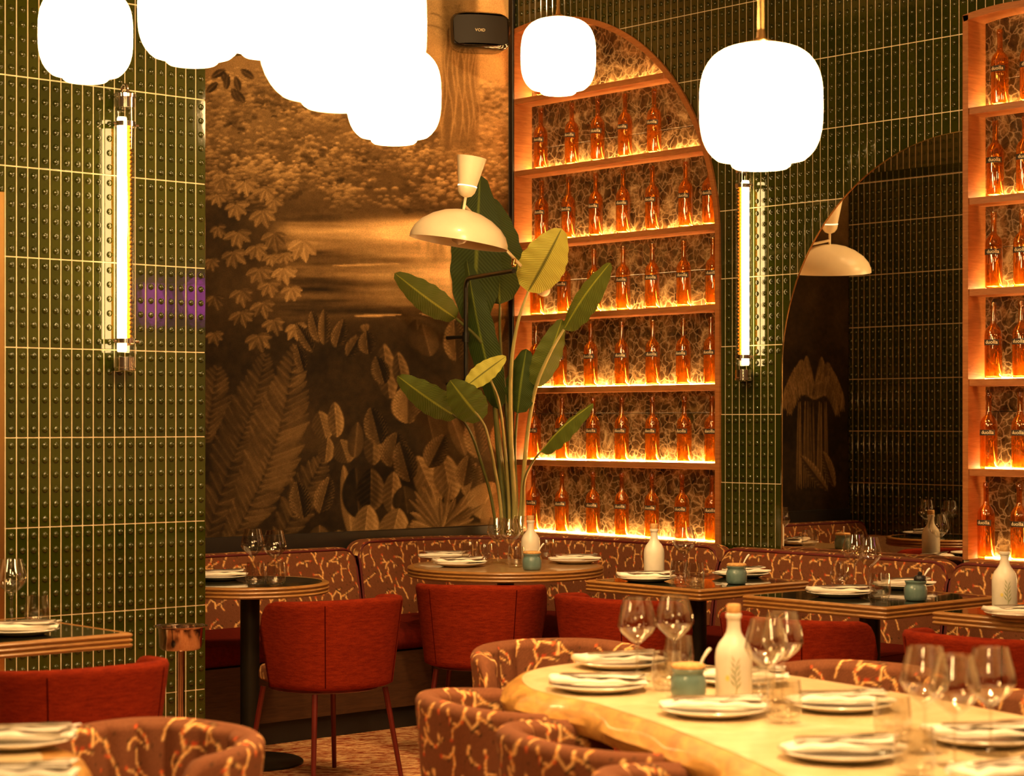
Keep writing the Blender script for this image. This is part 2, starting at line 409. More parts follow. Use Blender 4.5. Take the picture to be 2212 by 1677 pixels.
# overhang above the alcove
oh = MB().box(XP-.3, 4.60, YP+.008, YM, ZO+.006, CEIL)
OH = obj('wall_overhang', oh.mesh('wall_overhang', 'grout', 0), kind='structure')
st = MB()
for c in range(31):
    y0 = YP+.012+c*TW
    for (zz0) in (ZO+.004, ZO+.004+TH, ZO+.004+2*TH):
        s2 = MB(); tile_poly(s2, [(0, 0), (TW-G, 0), (TW-G, TH-G), (0, TH-G)])
        for k in range(6): dome(s2, TW/2, TH*(k+.5)/6, y=-.0034)
        st.add([(4.60-y, y0+x, zz0+z) for x, y, z in s2.v], s2.f)
    s2 = MB(); tile_poly(s2, [(0, 0), (TW-G, 0), (TW-G, 4.60-XP), (0, 4.60-XP)])
    st.add([(XP+z, y0+x, ZO+.006+y) for x, y, z in s2.v], s2.f)
obj('tile_field', st.mesh('tile_field', 'tile_green', 0), OH, kind='stuff')
# brass edge at the far left of the pier
obj('trim_1', MB().box(3.365, 3.392, YP-.020, YP+.004, .0, 2.23, .004).mesh('trim_1', 'brass', 0), kind='structure')

# back wall behind the mural
obj('wall_back', MB().box(-3.5, 7.4, YM+.006, YM+.15, 0, CEIL).mesh('wall_back', 'plaster_dark', 0), kind='structure')
obj('trim_2', MB().box(XP, XS-.02, YM-.02, YM-.001, .60, .868, .004).mesh('trim_2', 'black_trim', 0), kind='structure')
obj('trim_3', MB().box(XS-.022, XS-.001, YM-.03, YM-.001, .60, CEIL, .003).mesh('trim_3', 'black_trim', 0), kind='structure')

# shelf wall: grout backing with the two niches left open
wr = MB(); xb = XS+.0036
def strip(s0, s1, zl0, zl1):
    wr.add([(xb, YM-s0, zl0), (xb, YM-s1, zl1), (xb, YM-s1, CEIL), (xb, YM-s0, CEIL)], [(0, 1, 2, 3)])
def arc_strips(d, n=40):
    for i in range(n):
        a = d['s0']+(d['s1']-d['s0'])*i/n; b = d['s0']+(d['s1']-d['s0'])*(i+1)/n
        strip(a, b, z_arc(d, a), z_arc(d, b))
arc_strips(NA); strip(NA['s1'], NB['s0'], 0, 0); arc_strips(NB); strip(NB['s1'], 12, 0, 0)
wr.add([(xb, YM, 0), (xb, YM-12, 0), (xb, YM-12, ZB), (xb, YM, ZB)], [(0, 1, 2, 3)])
wr.box(XS+.16, XS+.24, YM-12, YM+.1, 0, CEIL)
WR = obj('wall_right', wr.mesh('wall_right', 'grout', 0), kind='structure')
ROWR = 1.446-4*TH
nt_ = 0; st = MB()
for c in range(120):
    sa, sb = c*TW+G/2+.006, (c+1)*TW-G/2+.006
    for r in range(2, 12):
        z0 = ROWR+r*TH+G/2; z1 = z0+TH-G
        if z0 > CEIL-.02: continue
        lo = max(low_limit(sa), low_limit(sb), low_limit((sa+sb)/2)); lom = min(low_limit(sa), low_limit(sb), low_limit((sa+sb)/2))
        if NA['s1']-.0 > sa and NA['s1'] < sb: pass
        if lom >= z1: continue
        vis = c < 74 and z0 < 3.75
        # local x runs towards -y so that the tile faces -x
        if lo <= z0 and vis: o = obj('tile', T, WR, (XS+.0036, YM-sa, z0), (0, 0, -PI/2)); nt_ += 1
        else:
            me = cut_tile(sa, z0, sb, min(z1, CEIL-.01), low_limit)
            if me is None: continue
            if vis: obj('tile', me, WR, (XS+.0036, YM-sa, z0), (0, 0, -PI/2)); nt_ += 1
            else:
                st.add([(XS+.0036+v.co.y, YM-sa-v.co.x, z0+v.co.z) for v in me.vertices], [tuple(p.vertices) for p in me.polygons])
obj('tile_field', st.mesh('tile_field', 'tile_green', 0), WR, kind='stuff')
# far walls of the dining room
obj('wall_left_far', MB().box(-3.6, -3.5, -4, 8.1, 0, CEIL).mesh('wall_left_far', 'plaster_dark', 0), kind='structure')
obj('wall_front', MB().box(-3.5, 7.4, -4.1, -4, 0, CEIL).mesh('wall_front', 'plaster_dark', 0), kind='structure')

# ------------------------------------------------------------------ arched niches with lit shelves
SHELF_Z = [3.127, 2.744, 2.361, 1.974, 1.592, 1.211, ZB+.004]
ND = .135
def niche(d, label, shelves):
    R = thing('arched_shelf', label, 'shelf', (XS, YM-(d['s0']+d['s1'])/2, ZB))
    def loc(mb, name, mat, par=R, sm=0):
        mb.v = [(x-XS, y-(YM-(d['s0']+d['s1'])/2), z-ZB) for x, y, z in mb.v]
        return obj(name, mb.mesh(name, mat, sm), par)
    w = .028
    s0, s1 = d['s0']+.004, d['s1']
    # frame: side, arch, sill
    mb = MB().box(XS-.012, XS+ND, YM-s0-w, YM-s0, ZB, z_arc(d, s0)-.002); loc(mb, 'side_panel', 'shelf_wood')
    outer = []; inner = []; n = 48
    a0 = math.acos(max(-1, min(1, (s0-d['c'])/d['R'])))
    for i in range(n+1):
        a = a0*(1-i/n); outer.append((d['c']+d['R']*math.cos(a), d['zc']+d['R']*math.sin(a)))
        inner.append((d['c']+(d['R']-w)*math.cos(a), d['zc']+(d['R']-w)*math.sin(a)))
    outer.append((d['c']+d['R'], ZB)); inner.append((d['c']+d['R']-w, ZB))
    rings = []
    for (o_, i_) in zip(outer, inner):
        rings.append([(XS-.012, YM-o_[0], o_[1]), (XS-.012, YM-i_[0], i_[1]), (XS+ND, YM-i_[0], i_[1]), (XS+ND, YM-o_[0], o_[1])])
    mb = MB(); mb.rings(rings, True, True); loc(mb, 'arch_frame', 'shelf_wood', R, 30)
    # marble back in three slabs
    zs = [ZB, 1.455, 2.155, 2.868, z_arc(d, max(d['c'], s0))+.01]
    for i in range(len(zs)-1):
        za, zb = zs[i]+.001, zs[i+1]-.001
        mb = MB()
        mb.box(XS+ND-.02, XS+ND, YM-s1+.004, YM-s0-.003, za, zb, .0012); loc(mb, 'marble_slab', 'marble')
    for z in shelves:
        if z > d['zc']:
            q = math.sqrt(max(0, (d['R']-w)**2-(z-d['zc'])**2)); e = d['c']+q+.002
        else: e = s1-w
        mb = MB().box(XS-.006, XS+ND-.02, YM-e, YM-s0-w, z-.030, z, .002); sh = loc(mb, 'shelf', 'shelf_wood')
        mb = MB().box(XS+ND-.040, XS+ND-.023, YM-e+.02, YM-s0-w-.01, z, z+.006); loc(mb, 'led_strip', 'led', sh)
    return R
niche(NA, 'tall arched niche of lit wooden shelves beside the painted jungle mural', SHELF_Z)
niche(NB, 'lit wooden shelf niche at the right edge, beyond the dark mirror', SHELF_Z[1:])

# arched mirror
def mirror():
    d = MR; base = (XS, YM-(d['s0']+d['s1'])/2, .70)
    R = thing('arched_mirror', 'dark quarter-arch wall mirror between the green tiles and the right niche', 'mirror', base)
    pts = [(d['s1'], .70), (d['s1'], d['zc']+d['R'])]
    for i in range(49):
        a = PI/2+PI/2*i/48; pts.append((d['c']+d['R']*math.cos(a), d['zc']+d['R']*math.sin(a)))
    pts.append((d['s0'], .70))
    mb = MB(); mb.rings([[(XS-.002-base[0], YM-s-base[1], z-.70) for s, z in pts], [(XS+.005-base[0], YM-s-base[1], z-.70) for s, z in pts]], True, True)
    obj('mirror_glass', mb.mesh('mirror_glass', 'mirror', 0), R)
    mb = MB(); path = pts[2:]
    rg = []
    for (s, z) in path:
        rg.append([(XS-.005-base[0], YM-s-base[1], z-.70), (XS-.005-base[0], YM-s-base[1]-.004, z-.70-.003), (XS+.005-base[0], YM-s-base[1]-.004, z-.70-.003), (XS+.005-base[0], YM-s-base[1], z-.70)])
    mb.rings(rg, True, True); obj('mirror_edge', mb.mesh('mirror_edge', 'brass', 0), R)
mirror()

# ------------------------------------------------------------------ mural
def build_mural():
    X0, X1, Y0, Y1, S = 40, 1120, -140, 1200, .5
    W_, H_ = int((X1-X0)*S), int((Y1-Y0)*S)
    yy, xx = np.mgrid[0:H_, 0:W_]; PX = xx/S+X0; PY = yy/S+Y0
    rng = np.random.RandomState(3)
    def fbm(sx, sy, oct=5):
        out = np.zeros((H_, W_)); amp = 1; tot = 0
        for o in range(oct):
            gx, gy = max(2, int((X1-X0)/sx*2**o)+2), max(2, int((Y1-Y0)/sy*2**o)+2)
            g = rng.rand(gy, gx); fx = xx/W_*(gx-1.001); fy = yy/H_*(gy-1.001)
            ix, iy = fx.astype(int), fy.astype(int); tx, ty = fx-ix, fy-iy; tx = tx*tx*(3-2*tx); ty = ty*ty*(3-2*ty)
            out += amp*((g[iy, ix]*(1-tx)+g[iy, ix+1]*tx)*(1-ty)+(g[iy+1, ix]*(1-tx)+g[iy+1, ix+1]*tx)*ty); tot += amp; amp *= .55
        return out/tot
    def sm(a, b, x): t = np.clip((x-a)/(b-a), 0, 1); return t*t*(3-2*t)
    n1 = fbm(180, 140); n2 = fbm(60, 50); n3 = fbm(220, 16); n4 = fbm(14, 90)
    L = .30+.34*sm(500, -60, PY)+.10*(n1-.5)+.10*(n2-.5)                     # tone 0..1
    L += .30*sm(860, 1110, PX)*sm(560, 100, PY)  # lamplit glow at the upper right painted into the tone
    # water with streaks
    wat = sm(455, 480, PY)*sm(700, 672, PY)*sm(560, 640, PX)
    wt = .34+.66*sm(680, 1060, PX)*sm(700, 580, PY)+.55*(n3-.5)+.28*sm(476, 500, PY)*sm(545, 505, PY)
    L = L*(1-wat)+wt*wat
    fall = sm(880, 920, PX)*sm(1010, 985, PX)*sm(480, 500, PY)*sm(570, 550, PY); L = L*(1-.6*fall)+(.35+.7*n4)*.6*fall
    low = sm(640, 760, PY); L = L*(1-low)+(.16+.16*(n1-.4)+.06*(n2-.5)+.10*sm(850, 1100, PX))*low
    left = sm(640, 500, PX)*sm(330, 420, PY); L = L*(1-.6*left)+(.17+.1*(n2-.5))*.6*left
    def blend(sl, mask, val): L[sl] = L[sl]*(1-mask)+val*mask
    def box_(x0, x1, y0, y1):
        a, b = int((max(x0, X0)-X0)*S), int((min(x1, X1)-X0)*S)+1; c, d = int((max(y0, Y0)-Y0)*S), int((min(y1, Y1)-Y0)*S)+1
        return (slice(max(c, 0), max(d, 0)), slice(max(a, 0), max(b, 0)))
    def dab(x, y, r, lo, hi):
        sl = box_(x-r-2, x+r+2, y-r-2, y+r+2)
        if L[sl].size == 0: return
        dx, dy = PX[sl]-x, (PY[sl]-y)*1.5; q = np.sqrt(dx*dx+dy*dy)/r
        m = sm(1.05, .8, q); up = sm(.6, -.9, dy/r)
        blend(sl, m*(.25+.6*up), lo+(hi-lo)*up)
    # masses of foliage
    for cl in range(190):
        x = rng.uniform(440, 1110); y = rng.uniform(175, 440); tone = .40+.16*rng.rand()+.12*sm(700, 1080, np.array(x))
        if rng.rand() < .35: tone -= .16
        for k in range(26):
            a = rng.uniform(0, 2*PI); q = rng.rand()**.6
            xx_, yy_ = x+40*q*math.cos(a), y+34*q*math.sin(a)
            if 945 < xx_ < 1030 and yy_ < 300: continue
            if yy_ > 462: continue
            dab(xx_, yy_, rng.uniform(3, 10), tone-.13-.12*(yy_-y)/34, tone+.12-.20*(yy_-y)/34)
    # hanging roots of the old tree
    trunk = sm(945, 962, PX)*sm(1040, 1022, PX)*sm(350, 300, PY); L[:] = L*(1-.75*trunk)+(.40+.15*(n4-.5))*.75*trunk
    for k in range(11):
        x = 955+7.5*k+rng.uniform(-2, 2); ph = rng.uniform(0, 6)
        xc = x+4*np.sin(PY/26+ph)+3*np.sin(PY/61+ph*2); m = sm(2.2, .6, np.abs(PX-xc))*sm(330-rng.uniform(0, 50), 260, PY)*sm(60, 130, PY)
        L[:] = L*(1-.7*m)+.66*.7*m
    for k in range(14):
        a = rng.uniform(-2.6, -.5); x0, y0 = 985, 90; 
        for t in np.linspace(0, 1, 30):
            dab(x0+math.cos(a)*110*t, y0+math.sin(a)*150*t+70*t*t, 3.2, .36, .56)
    # leaf: base, tip, half width, tone, style
    def leaf(bx, by, tx, ty, w, tone, style='plain', fat=1.0, rim=0.0, al=.92):
        d = math.hypot(tx-bx, ty-by); ux, uy = (tx-bx)/d, (ty-by)/d
        sl = box_(min(bx, tx)-w*1.3, max(bx, tx)+w*1.3, min(by, ty)-w*1.3, max(by, ty)+w*1.3)
        if L[sl].size == 0: return
        X, Y = PX[sl]-bx, PY[sl]-by; t = (X*ux+Y*uy)/d; s = (-X*uy+Y*ux)
        tt = np.clip(t, 0, 1); hw = w*np.power(np.clip(np.sin(PI*np.power(tt, fat)), 0, 1), .62)
        hw = np.maximum(hw, .01); q = np.abs(s)/hw
        m = sm(1.06, .9, q)*(t > 0)*(t < 1)
        val = tone+.03*np.sign(s)-.05*q
        if style == 'veined':
            st_ = np.sin((t*d-np.abs(s)*.9)/d*70+.8*np.sin(s)); val = tone-.10+.20*sm(-.2, .7, st_)*sm(.1, .9, q)
            val = np.where(s*1.0 < 0, val+.10, val-.06)
        if style == 'rimmed':
            st_ = np.sin((t*d+np.abs(s)*.8)/d*48); side = s > 0
            val = np.where(side, tone+.08*sm(-.3, .6, st_)+.10*sm(.35, .8, q), tone-.12+.06*sm(0, 1, st_))
        val = val+.10*sm(1.8, .5, np.abs(s)); val = val+rim*sm(.72, .95, q)
        blend(sl, m*al, val)
    def vine(x, y, r, tone, dirn=1.35):
        for k in range(5):
            a = dirn+(k-2)*.62+rng.uniform(-.12, .12); l = r*(1.0-.12*abs(k-2)+rng.uniform(-.1, .1))
            leaf(x, y, x+math.cos(a)*l, y+math.sin(a)*l, r*.20, tone+rng.uniform(-.05, .05), rim=.10)
    for (x, y, r, t) in [(478, 385, 34, .40), (528, 392, 36, .50), (572, 408, 34, .46), (590, 430, 30, .44), (470, 420, 30, .44), (508, 442, 38, .43), (566, 456, 40, .44),
                         (512, 502, 40, .40), (590, 505, 40, .36), (652, 520, 52, .56), (552, 532, 36, .42), (502, 545, 40, .36), (585, 552, 28, .44), (613, 548, 26, .44),
                         (558, 582, 40, .42), (612, 580, 40, .52), (520, 628, 36, .36), (580, 612, 34, .40), (628, 622, 34, .48), (565, 655, 36, .36), (520, 675, 36, .33), (590, 692, 36, .36),
                         (638, 702, 38, .46), (556, 725, 40, .36), (462, 720, 30, .34), (462, 640, 30, .30), (455, 560, 26, .34), (470, 490, 28, .36)]:
        vine(x, y, r, t)
    for k, (x, y, a) in enumerate([(478, 150, 1.2), (492, 160, 1.7), (508, 165, 1.3), (470, 178, 2.4), (500, 190, 1.1), (486, 150, 2.6), (520, 150, .6), (508, 196, .9)]):
        leaf(x, y, x+34*math.cos(a), y+34*math.sin(a), 8, .24)
    def fern(pts, wl, n, tone):
        C = catmull([(p[0], p[1], 0) for p in pts], 12)
        for k in range(n):
            f = (k+.5)/n*(len(C)-2); i = int(f); p = C[i].lerp(C[i+1], f-i); dv = (C[i+1]-C[i]).normalized()
            l = wl*math.sin(PI*min(.96, .12+.86*k/n))
            for sd in (-1, 1):
                a = math.atan2(dv.y, dv.x)+sd*(.85+rng.uniform(-.15, .15))
                leaf(p.x, p.y, p.x+l*math.cos(a), p.y+l*math.sin(a), l*.17+2, tone+rng.uniform(-.05, .05), al=.62)
    fern([(440, 1180), (500, 1000), (545, 880), (575, 760)], 70, 30, .27)
    fern([(490, 1190), (560, 1050), (610, 900), (640, 740)], 80, 34, .33)
    fern([(590, 1190), (650, 1080), (700, 985)], 52, 18, .29)
    fern([(445, 960), (455, 880), (470, 790)], 50, 14, .31)
    for (a, b, c, d, w, t) in [(690, 740, 672, 672, 16, .30), (700, 745, 700, 668, 14, .33), (725, 752, 742, 690, 18, .29), (675, 760, 640, 700, 14, .27), (750, 770, 778, 722, 16, .27), (655, 800, 640, 745, 14, .25)]: leaf(a, b, c, d, w, t, 'veined', .85)
    for a in (.3, .7, 1.1, -.2, -.6, 2.0, 2.5, 2.9, 3.4, 3.8):                 # palm in the hidden corner of the alcove
        C = catmull([(205, 800, 0), (205+70*math.cos(a), 790-50*math.sin(a)-30, 0), (205+125*math.cos(a), 830-40*math.sin(a), 0)], 10)
        for k in range(len(C)-1):
            for dx in (-9, 0, 9): leaf(C[k].x, C[k].y, C[k].x+dx, C[k].y+46, 4, .36+rng.uniform(-.05, .08))
    for x in range(150, 280, 9): leaf(x, 1110, x+rng.uniform(-12, 12), 850, 5, .30+rng.uniform(-.04, .10))
    leaf(120, 1110, 170, 1000, 22, .40, 'veined'); leaf(150, 1120, 260, 1010, 20, .36, 'veined')
    B = [  # base x, y, tip x, y, half width, tone, style
        (705, 950, 688, 888, 24, .36, 'rimmed'), (728, 945, 722, 868, 18, .40, 'rimmed'), (702, 1000, 708, 945, 18, .34, 'rimmed'), (752, 1000, 735, 950, 26, .34, 'rimmed'),
        (765, 990, 772, 912, 18, .28, 'plain'), (806, 1005, 808, 912, 22, .33, 'rimmed'), (845, 1010, 858, 935, 34, .27, 'veined'), (842, 862, 828, 742, 24, .34, 'rimmed'),
        (872, 840, 858, 760, 18, .32, 'rimmed'), (905, 755, 900, 690, 30, .27, 'plain'), (930, 770, 912, 700, 26, .30, 'plain'), (790, 720, 776, 706, 18, .30, 'rimmed'),
        (795, 765, 790, 715, 20, .28, 'veined'), (985, 780, 980, 690, 26, .36, 'veined'), (1080, 740, 1092, 690, 26, .40, 'veined'),
        (880, 915, 880, 830, 36, .44, 'veined'), (938, 960, 920, 880, 40, .28, 'plain'), (1005, 985, 968, 885, 16, .40, 'plain'), (1035, 990, 1018, 900, 26, .42, 'veined'),
        (1078, 980, 1088, 900, 24, .52, 'veined'), (1072, 870, 1086, 830, 20, .44, 'veined'),
        (760, 1160, 742, 1005, 16, .44, 'plain'), (775, 1120, 768, 1010, 34, .17, 'plain'), (800, 1105, 802, 1012, 32, .22, 'rimmed'), (845, 1110, 850, 1018, 22, .40, 'rimmed'),
        (880, 1110, 872, 1050, 30, .22, 'plain'), (945, 1090, 900, 985, 30, .46, 'rimmed'), (975, 1080, 955, 978, 30, .44, 'rimmed'), (1010, 1075, 1030, 1000, 24, .44, 'veined'),
        (1035, 1120, 1066, 1042, 42, .60, 'plain'), (1060, 1160, 1085, 1060, 34, .56, 'plain'),
        (785, 1180, 795, 1090, 30, .48, 'rimmed'), (840, 1185, 862, 1098, 34, .48, 'rimmed'), (690, 1190, 690, 1135, 26, .30, 'plain'), (735, 1190, 730, 1145, 24, .32, 'plain'),
        (905, 1175, 905, 1115, 30, .32, 'plain'), (655, 1120, 640, 1040, 24, .27, 'veined'), (690, 1110, 712, 1030, 22, .30, 'veined'), (820, 960, 800, 880, 26, .25, 'veined'), (885, 1040, 862, 955, 26, .27, 'veined'), (925, 1010, 960, 940, 26, .30, 'veined'), (830, 830, 812, 770, 20, .25, 'veined'), (1000, 1050, 1012, 985, 22, .36, 'veined'), (1020, 1175, 1040, 1130, 36, .40, 'plain')]
    for (a, b, c, d, w, t, s_) in B: leaf(a, b, c, d, w, t, s_, .85)
    for k in range(26):
        a = -PI/2+(k-12.5)*.115+rng.uniform(-.05, .05); l = rng.uniform(70, 115)
        leaf(958+rng.uniform(-8, 8), 1150, 958+l*math.cos(a)*.95, 1150+l*math.sin(a), 7, .42+rng.uniform(-.07, .1))
    for (x0, y0, x1, y1) in [(712, 575, 868, 569), (760, 683, 868, 680), (905, 678, 990, 690), (830, 595, 890, 592), (900, 640, 985, 643)]:
        leaf(x0, y0, x1, y1, 3, .66); 
    L[:] += .05*(fbm(10, 10, 2)-.5)
    L[:] = np.clip(L, .03, 1)
    # sample on the wall
    xs = np.arange(XP+.002, XS-.022, .0056); zs = np.arange(.868, CEIL-.02, .0056)
    gx, gz = np.meshgrid(xs, zs, indexing='ij')
    xc = CA*gx-SA*YM; yc = SA*gx+CA*YM
    px = CX+F*xc/yc; py = HY-F*(gz-EYE)/yc
    fx = np.clip((px-X0)*S, 0, W_-1.01); fy = np.clip((py-Y0)*S, 0, H_-1.01); ix, iy = fx.astype(int), fy.astype(int); tx, ty = fx-ix, fy-iy
    V = (L[iy, ix]*(1-tx)+L[iy, ix+1]*tx)*(1-ty)+(L[iy+1, ix]*(1-tx)+L[iy+1, ix+1]*tx)*ty
    lin = np.clip(V*1.22-.05, .02, 1.1)**2.15
    cols = np.stack([lin*1.06, lin*(.55+.15*V), lin*(.14+.16*V)], -1)
    P = np.stack([gx, np.full_like(gx, YM-.001), gz], -1)
    me = grid_mesh('mural', P, 'mural_print', cols)
    o = obj('mural', me, label='sepia jungle mural wallpaper with river, ferns and broad leaves', cat='mural')
build_mural()

# ------------------------------------------------------------------ woven coral-branch fabric, painted once and sampled on to the upholstery
FS, FR = .36, .0022
FN = int(FS/FR)
def paint_fabric():
    rng = np.random.RandomState(11); rs = random.Random(5)
    base = srgb((122, 74, 46)); dark = srgb((92, 50, 32))
    C = np.zeros((FN, FN, 3)); ii, jj = np.mgrid[0:FN, 0:FN]
    wv = ((ii//2+jj//2) % 2)[..., None]; C[:] = base*(.85+.3*rng.rand(FN, FN, 1)); C[:] = C*(1-.35*wv)+dark*.35*wv
    cream = srgb((250, 200, 128)); gold = srgb((232, 160, 84)); orange = srgb((226, 96, 44)); red = srgb((200, 66, 34)); deep = srgb((44, 40, 26))
    def dot(x, y, r, col, a=1.0):
        n = int(r/FR)+2; ci, cj = int(x/FR), int(y/FR)
        for di in range(-n, n+1):
            for dj in range(-n, n+1):
                q = math.hypot((ci+di)*FR-x, (cj+dj)*FR-y)/r
                if q < 1.1:
                    k = a*min(1, (1.1-q)*4); p = ((ci+di) % FN, (cj+dj) % FN); C[p] = C[p]*(1-k)+col*k
    occ = np.zeros((FN, FN), int); bid = [0]
    def branch(x, y, ang, l, r, depth, parent=0):
        bid[0] += 1; me_ = bid[0]; n = int(l/.003); a = ang; since = 0; sgn = rs.choice((-1, 1))
        for k in range(n):
            a += rs.uniform(-.34, .34); a += (ang-a)*.12
            x += math.cos(a)*.003; y += math.sin(a)*.003; since += 1
            if k > 4:
                hit = False
                for da in (-.7, 0, .7):
                    q = occ[int((x+math.cos(a+da)*.0085)/FR) % FN, int((y+math.sin(a+da)*.0085)/FR) % FN]
                    if q and q != me_ and q != parent: hit = True
                if hit: break
            dot(x, y, r*(1-.3*k/n)*(.85+.4*rs.random()), cream if rs.random() < .75 else gold)
            i, j = int(x/FR), int(y/FR)
            for di in (-1, 0, 1):
                for dj in (-1, 0, 1): occ[(i+di) % FN, (j+dj) % FN] = me_
            if depth > 0 and since > 4 and rs.random() < .26:
                since = 0; sgn = -sgn
                branch(x, y, a+sgn*rs.uniform(.6, 1.0), l*rs.uniform(.35, .6), r*.88, depth-1, me_)
        if rs.random() < .42:
            for q in range(3): dot(x+rs.uniform(-.004, .004), y+rs.uniform(-.004, .004), .0040, orange if rs.random() < .7 else red, .7)
        elif rs.random() < .7: dot(x+.004, y+.003, .0042, deep, .85); dot(x-.003, y+.007, .0032, deep, .7)
    for gy in range(4):
        for gx in range(6):
            branch((gx+.5*(gy % 2)+rs.uniform(.1, .5))*FS/6, (gy+rs.uniform(0, .4))*FS/4, PI/2+rs.uniform(-.7, .7), .17, .0037, 2)
    for q in range(26): dot(rs.uniform(0, FS), rs.uniform(0, FS), .0036, deep if rs.random() < .75 else orange, .8)
    return C
FAB = paint_fabric()
def fabric_at(U, V):
    fu = (U/FR) % FN; fv = (V/FR) % FN; i, j = fu.astype(int) % FN, fv.astype(int) % FN; i2, j2 = (i+1) % FN, (j+1) % FN
    tx, ty = (fu-np.floor(fu))[..., None], (fv-np.floor(fv))[..., None]
    return (FAB[i, j]*(1-tx)+FAB[i2, j]*tx)*(1-ty)+(FAB[i, j2]*(1-tx)+FAB[i2, j2]*tx)*ty

# ------------------------------------------------------------------ banquettes
def resample(P, step):
    P = [Vector(p) for p in P]; d = [0]
    for a, b in zip(P, P[1:]): d.append(d[-1]+(b-a).length)
    n = max(2, int(d[-1]/step)); xs = np.linspace(0, d[-1], n+1)
    A_ = np.array([tuple(p) for p in P]); return np.stack([np.interp(xs, d, A_[:, k]) for k in range(A_.shape[1])], 1), xs
def path_normals(P):
    t = np.gradient(P, axis=0); t /= np.linalg.norm(t, axis=1)[:, None]
    return np.stack([t[:, 1], -t[:, 0]], 1)            # to the right of travel
def banquette(label, path, ztop, u_off):
    """path: wall line of the unit in x, y, travelled with the room on the right."""
    P, d = resample(path, .0046); N = path_normals(P); Ltot = d[-1]
    c = P[len(P)//2]; R = thing('banquette', label, 'banquette', (c[0], c[1], 0), 0, 'banquette units along the walls')
    org = np.array([c[0], c[1], 0])
    # cross section of the back: offset from the wall, height
    sec = [(.015, .42), (.012, ztop-.03), (.022, ztop-.008), (.05, ztop)]
    front = [(.110, ztop), (.128, ztop-.006), (.136, ztop-.022), (.150, ztop-.12), (.172, .55), (.185, .46), (.18, .42)]
    S_, sd = resample([(a, b) for a, b in sec+front], .0052)
    e = np.minimum(d, Ltot-d); rc = .075
    drop = np.where(e < rc, rc-np.sqrt(np.maximum(0, rc*rc-(rc-e)**2)), 0)      # rounded upper corners
    off = S_[:, 0]; zz = S_[:, 1]
    k = (zz-.42)/(ztop-.42)
    Pt = np.zeros((len(P), len(S_), 3)); 
    Pt[..., 0] = P[:, None, 0]+N[:, None, 0]*off[None]; Pt[..., 1] = P[:, None, 1]+N[:, None, 1]*off[None]
    Pt[..., 2] = zz[None]-drop[:, None]*np.clip(k, 0, 1)[None]**3
    cols = fabric_at(u_off+np.repeat(d[:, None], len(S_), 1), np.repeat(-sd[None], len(P), 0)+.3)
    m = len(S_); n = len(P)
    me = grid_mesh('backrest', Pt-org, 'coral_fabric', cols, extra_faces=[tuple(range(m-1, -1, -1)), tuple((n-1)*m+j for j in range(m))])
    b = obj('backrest', me, R)
    # piping along the front top edge and down both ends
    ip = int(np.argmin(np.abs(off-.131)+np.abs(zz-(ztop-.010))))
    idx = range(0, n, 6)
    pts = [Vector(Pt[0, j]-org) for j in range(m-1, ip, -8)] + [Vector(Pt[i, ip]-org) for i in idx] + [Vector(Pt[n-1, j]-org) for j in range(ip, m, 8)]
    obj('piping', MB().tube(pts, .0065, 6).mesh('piping', 'piping_red', 60), b)
    # seat
    Pc, dc = resample(path, .03); Nc = path_normals(Pc)
    def sweep(secs, name, mat, sm=50, par=R):
        rg = [[(p[0]+q[0]*o-org[0], p[1]+q[1]*o-org[1], z) for (o, z) in secs] for p, q in zip(Pc, Nc)]
        return obj(name, MB().rings(rg, True, True).mesh(name, mat, sm), par)
    sweep([(.15, .36), (.70, .36), (.735, .375), (.745, .405), (.735, .44), (.70, .458), (.15, .462)], 'seat', 'velvet_maroon')
    sweep([(.02, .10), (.715, .10), (.715, .355), (.02, .355)], 'base', 'base_wood', 30)
    sweep([(.02, 0), (.69, 0), (.69, .10), (.02, .10)], 'plinth', 'black_trim', 30)
    return R
g = .006
YW, XW = YM-.024, XS-.010
banquette('straight coral-print banquette under the left end of the mural', [(XP+.02, YW), (5.93, YW)], .800, 0)
arc = [(5.95, YW), (6.25, YW)]
ac, ar = (6.25, YW-.85), .85
arc = [(5.95, YW), (6.20, YW)] + [(XW-ar+ar*math.cos(t), YW-ar+ar*math.sin(t)) for t in np.linspace(PI/2, 0, 40)] + [(XW, YM-1.60)]
banquette('curved coral-print banquette wrapping the corner below the tall shelf niche', arc, .832, .11)
banquette('straight coral-print banquette below the dark mirror', [(XW, YM-1.62), (XW, YM-2.89)], .826, .05)
banquette('straight coral-print banquette below the right niche', [(XW, YM-2.91), (XW, YM-4.20)], .826, .2)

